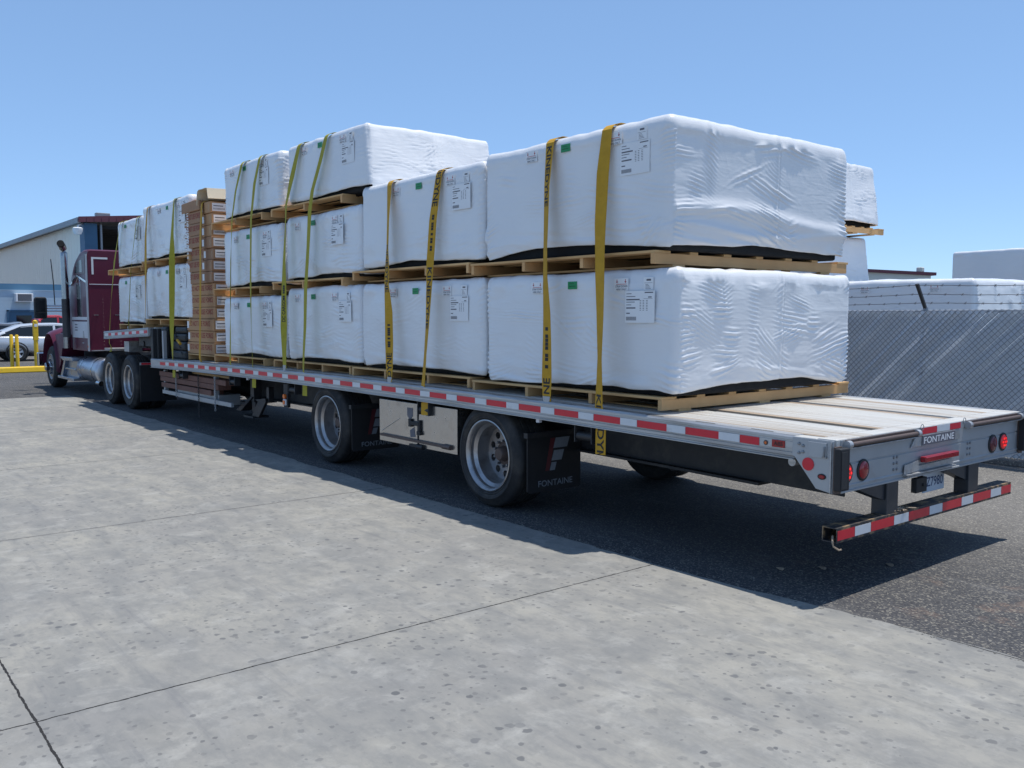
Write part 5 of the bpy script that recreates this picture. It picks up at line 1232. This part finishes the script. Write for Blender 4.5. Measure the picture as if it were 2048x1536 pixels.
# ------------------------------------------------------------------ parked cars
def car(name, label, x, y, paint, L=4.6, W=1.78, Hh=1.46, kind='sedan', heading=math.pi/2, seed=0):
    rt_ = thing(name, label, 'car', (0, 0, 0), 'cars parked by the office')
    hw = W/2; zb = .30
    # l: rear -> front along +x local ; belt height, half width
    if kind == 'sedan': st = [(-.5, .62, .86, .86), (-.485, .40, .98, .93), (-.44, .34, 1.03, .97), (-.30, .30, 1.0, 1), (-.1, .28, .97, 1), (.15, .28, .96, 1), (.27, .30, .95, 1), (.40, .32, .86, .97), (.47, .36, .74, .90), (.5, .45, .62, .80)]
    else: st = [(-.5, .55, 1.0, .93), (-.48, .42, 1.06, .97), (-.30, .36, 1.05, 1), (0, .36, 1.04, 1), (.2, .36, 1.04, 1), (.3, .36, 1.05, 1), (.44, .38, .99, .96), (.49, .42, .86, .9), (.5, .5, .8, .88)]
    b = MB(); rings = []
    for l, z0, z1, k in st:
        w_ = hw*k
        rings.append([(l*L, -w_*.86, z0), (l*L, -w_*.97, z0+.12), (l*L, -w_, (z0+z1)/2+.02), (l*L, -w_*.95, z1-.07), (l*L, -w_*.86, z1), (l*L, w_*.86, z1), (l*L, w_*.95, z1-.07), (l*L, w_, (z0+z1)/2+.02), (l*L, w_*.97, z0+.12), (l*L, w_*.86, z0)])
    b.loft(rings); body = b.build('car_body', paint, rt_, True, ang=35)
    sub = body.modifiers.new('smooth', 'SUBSURF'); sub.levels = 1; sub.render_levels = 1
    if kind == 'sedan': gh = [(-.455, 1.0, .66), (-.40, 1.12, .70), (-.27, 1.37, .70), (-.15, Hh, .70), (.0, Hh+.01, .70), (.09, 1.39, .70), (.24, 1.0, .78)]
    elif kind == 'pickup': gh = [(-.06, 1.04, .74), (-.04, 1.55, .72), (.0, Hh, .72), (.12, Hh+.01, .72), (.19, 1.60, .74), (.29, 1.05, .80)]
    else: gh = [(-.49, 1.04, .78), (-.46, 1.40, .74), (-.40, Hh, .72), (-.1, Hh+.03, .72), (.1, Hh, .72), (.17, 1.45, .74), (.28, 1.05, .80)]
    zt = 1.0
    g = MB(); g.loft([[(l*L, -hw*.88, zt-.04), (l*L, -hw*(.86 if z < 1.1 else k+.05), z-.05 if z > 1.1 else z), (l*L, -hw*k*.92, z), (l*L, hw*k*.92, z), (l*L, hw*(.86 if z < 1.1 else k+.05), z-.05 if z > 1.1 else z), (l*L, hw*.88, zt-.04)] for l, z, k in gh]); g.build('window_glass', glass, rt_, True, ang=30)
    r = MB(); n = len(gh)
    inner = gh[1:-1] if kind != 'pickup' else gh[1:-1]
    r.loft([[(l*L, -hw*(k+.065), z-.085), (l*L, -hw*(k+.03), z-.02), (l*L, -hw*k*.8, z+.022), (l*L, hw*k*.8, z+.022), (l*L, hw*(k+.03), z-.02), (l*L, hw*(k+.065), z-.085)] for l, z, k in inner]); 
    for l0, l1, z0, z1 in ((gh[0][0], gh[1][0], gh[0][1], gh[1][1]), (gh[-2][0], gh[-1][0], gh[-2][1], gh[-1][1])):
        for s_ in (-1, 1):
            r.loft([[(l*L-.03, s_*hw*.88, z-.06), (l*L+.05, s_*hw*.88, z-.06), (l*L+.05, s_*hw*.72, z+.02), (l*L-.03, s_*hw*.72, z+.02)] for l, z in ((l0, z0), (l1, z1))])
    pil = (-.03,) if kind != 'pickup' else (.1,)
    for l in pil:
        for s_ in (-1, 1): r.loft([[(l*L, s_*hw*.90, .95), (l*L+.09, s_*hw*.90, .95), (l*L+.09, s_*hw*.86, .95), (l*L, s_*hw*.86, .95)], [(l*L, s_*hw*.78, Hh-.05), (l*L+.08, s_*hw*.78, Hh-.05), (l*L+.08, s_*hw*.72, Hh-.05), (l*L, s_*hw*.72, Hh-.05)]])
    r.build('roof', paint, rt_, True, ang=35)
    for l in (-.31, .305):
        for s_ in (-1, 1):
            wroot = bpy.data.objects.new('wheel', None); COL.objects.link(wroot); wroot.parent = rt_
            yo = s_*(hw+.015)
            t = MB(); t.lathe([(.21, .03), (.22, 0), (.30, -.0), (.325, .03), (.325, .17), (.30, .2), (.2, .2)], (l*L, yo, .325), (l*L, yo-s_, .325), 28); t.build('tyre', rubber, wroot, True, ang=35)
            t = MB(); t.lathe([(.215, .02), (.205, .0), (.195, .02), (.19, .06)], (l*L, yo, .325), (l*L, yo-s_, .325), 28)
            for k in range(5):
                a = 2*math.pi*k/5+.3; a2 = .22
                t.add([(l*L+rr_*math.cos(a+da), yo-s_*hh_, .325+rr_*math.sin(a+da)) for rr_, da, hh_ in ((.04, -.9, .02), (.20, -a2, .015), (.20, a2, .015), (.04, .9, .02))], [(0, 1, 2, 3)])
            t.lathe([(.06, .02), (.05, .005), (.0001, .0)], (l*L, yo, .325), (l*L, yo-s_, .325), 16)
            t.build('rim', car_silver, wroot, True, ang=30)
            t = MB(); t.lathe([(.20, .07), (.0001, .07)], (l*L, yo, .325), (l*L, yo-s_, .325), 24); t.build('brake_disc', dark_int, wroot)
            t = MB(); t.lathe([(.39, .0), (.345, -.006), (.345, .10), (.39, .12)], (l*L, s_*(hw-.012), .345), (l*L, s_*(hw-.012)-s_, .345), 28); t.build('wheel_arch', dark_int, rt_, True)
    for s_ in (-1, 1):
        t = MB(); t.loft([[(-.492*L+dx, s_*hw*.62, z), (-.492*L+dx, s_*hw*.90, z), (-.46*L+dx, s_*hw*.965, z), (-.44*L+dx, s_*hw*.955, z), (-.44*L, s_*hw*.6, z)] for z, dx in ((.74, 0), (.96, .03))]); t.build('tail_light', lens_red, rt_, True)
        t = MB(); t.box(.03*L, .03*L+.17, s_*hw*.985-.012, s_*hw*.985+.012, .86, .89); t.box(-.18*L, -.18*L+.17, s_*hw*.985-.012, s_*hw*.985+.012, .86, .89); t.build('door_handle', chrome, rt_, bevel=.004)
        t = MB(); t.box(.17*L, .17*L+.12, s_*(hw+.02)-.08, s_*(hw+.02)+.08, 1.0, 1.13); t.build('wing_mirror', paint, rt_, bevel=.03)
    MB().box(-.503*L, -.49*L, -.26, .26, .70, .82).build('number_plate', plate_m, rt_)
    rt_.location = (x, y, 0); rt_.rotation_euler = (0, 0, heading)
    return rt_
car('silver_sedan', 'silver sedan parked nearest the yellow posts', -36.25, 3.20, car_silver, Hh=1.42)
car('grey_hatchback', 'grey hatchback mostly hidden behind the silver sedan', -40.9, 2.0, car_dark, kind='hatch', Hh=1.40, L=4.4)
car('red_pickup', 'red pickup truck behind the silver sedan, close to the maroon cab', -43.0, 4.1, car_red, kind='pickup', Hh=1.74, L=5.2, W=1.9)
car('red_sedan', 'red car at the left picture edge behind the silver sedan', -38.6, -.75, car_red, L=4.4)
# ------------------------------------------------------------------ yellow posts and kerb
BGp = 'yellow posts by the parked cars'
for k, (x, y, r, zt_, lab) in enumerate(((-29.45, .60, .055, 1.12, 'left one of two short yellow posts standing close together'), (-29.35, .74, .055, 1.12, 'right one of two short yellow posts standing close together'))):
    b = MB(); b.lathe([(r, 0), (r, zt_-.02), (r*.8, zt_), (.0001, zt_+.01)], (x, y, 0), (x, y, 1), 16); tag(b.build('yellow_post', yellow_paint, None, True, ang=40, at=(x, y, 0)), lab, 'post', BGp)
tpst = thing('yellow_post', 'tall yellow post with a box near its top, right of the short pair', 'post', (-29.0, 1.22, 0), BGp)
x, y = -29.0, 1.22
b = MB(); b.lathe([(.065, 0), (.065, 1.1), (.0001, 1.1)], (x, y, 0), (x, y, 1), 16); b.build('post_tube', yellow_paint, tpst, True)
b = MB(); b.box(x-.07, x+.07, y-.07, y+.07, .95, 1.50); b.build('post_box', yellow_paint, tpst, bevel=.01)
MB().lathe([(.075, 1.50), (.075, 1.56), (.0001, 1.60)], (x, y, 0), (x, y, 1), 16).build('post_cap', yellow_paint, tpst, True)
MB().box(x+.071, x+.076, y-.04, y+.05, 1.38, 1.47).build('sticker', paper, tpst)
q = MB(); q.prism([(-28.05, 0), (-27.75, 0), (-27.78, .16), (-28.02, .17)], 1, -6, 1.9); tag(q.build('yellow_kerb', yellow_paint, None, bevel=.02, at=(-27.9, -2, 0)), 'yellow painted concrete kerb in front of the posts', 'kerb')
# small litter on the ground
rg = random.Random(21)
for k, (x, y, lab) in enumerate(((-.45, .62, 'pale dry leaf in the shade under the rear of the trailer, nearer the bumper'), (-.62, .38, 'pale dry leaf in the shade under the rear of the trailer, nearer the concrete'), (-.2, 1.05, 'pale dry leaf near the tip of the trailer shadow'))):
    q = MB(); n = 9
    q.loft([[(x+.03*math.cos(t)*s_, y+.016*math.sin(t)*s_, z_+.006*math.sin(2*t)) for t in np.linspace(0, 6.28, n, endpoint=False)] for s_, z_ in ((1, .002), (1.02, .004), (.5, .008))])
    tag(q.build('dry_leaf', wood_old, None, True, at=(x, y, 0)), lab, 'leaf', 'dry leaves under the trailer')
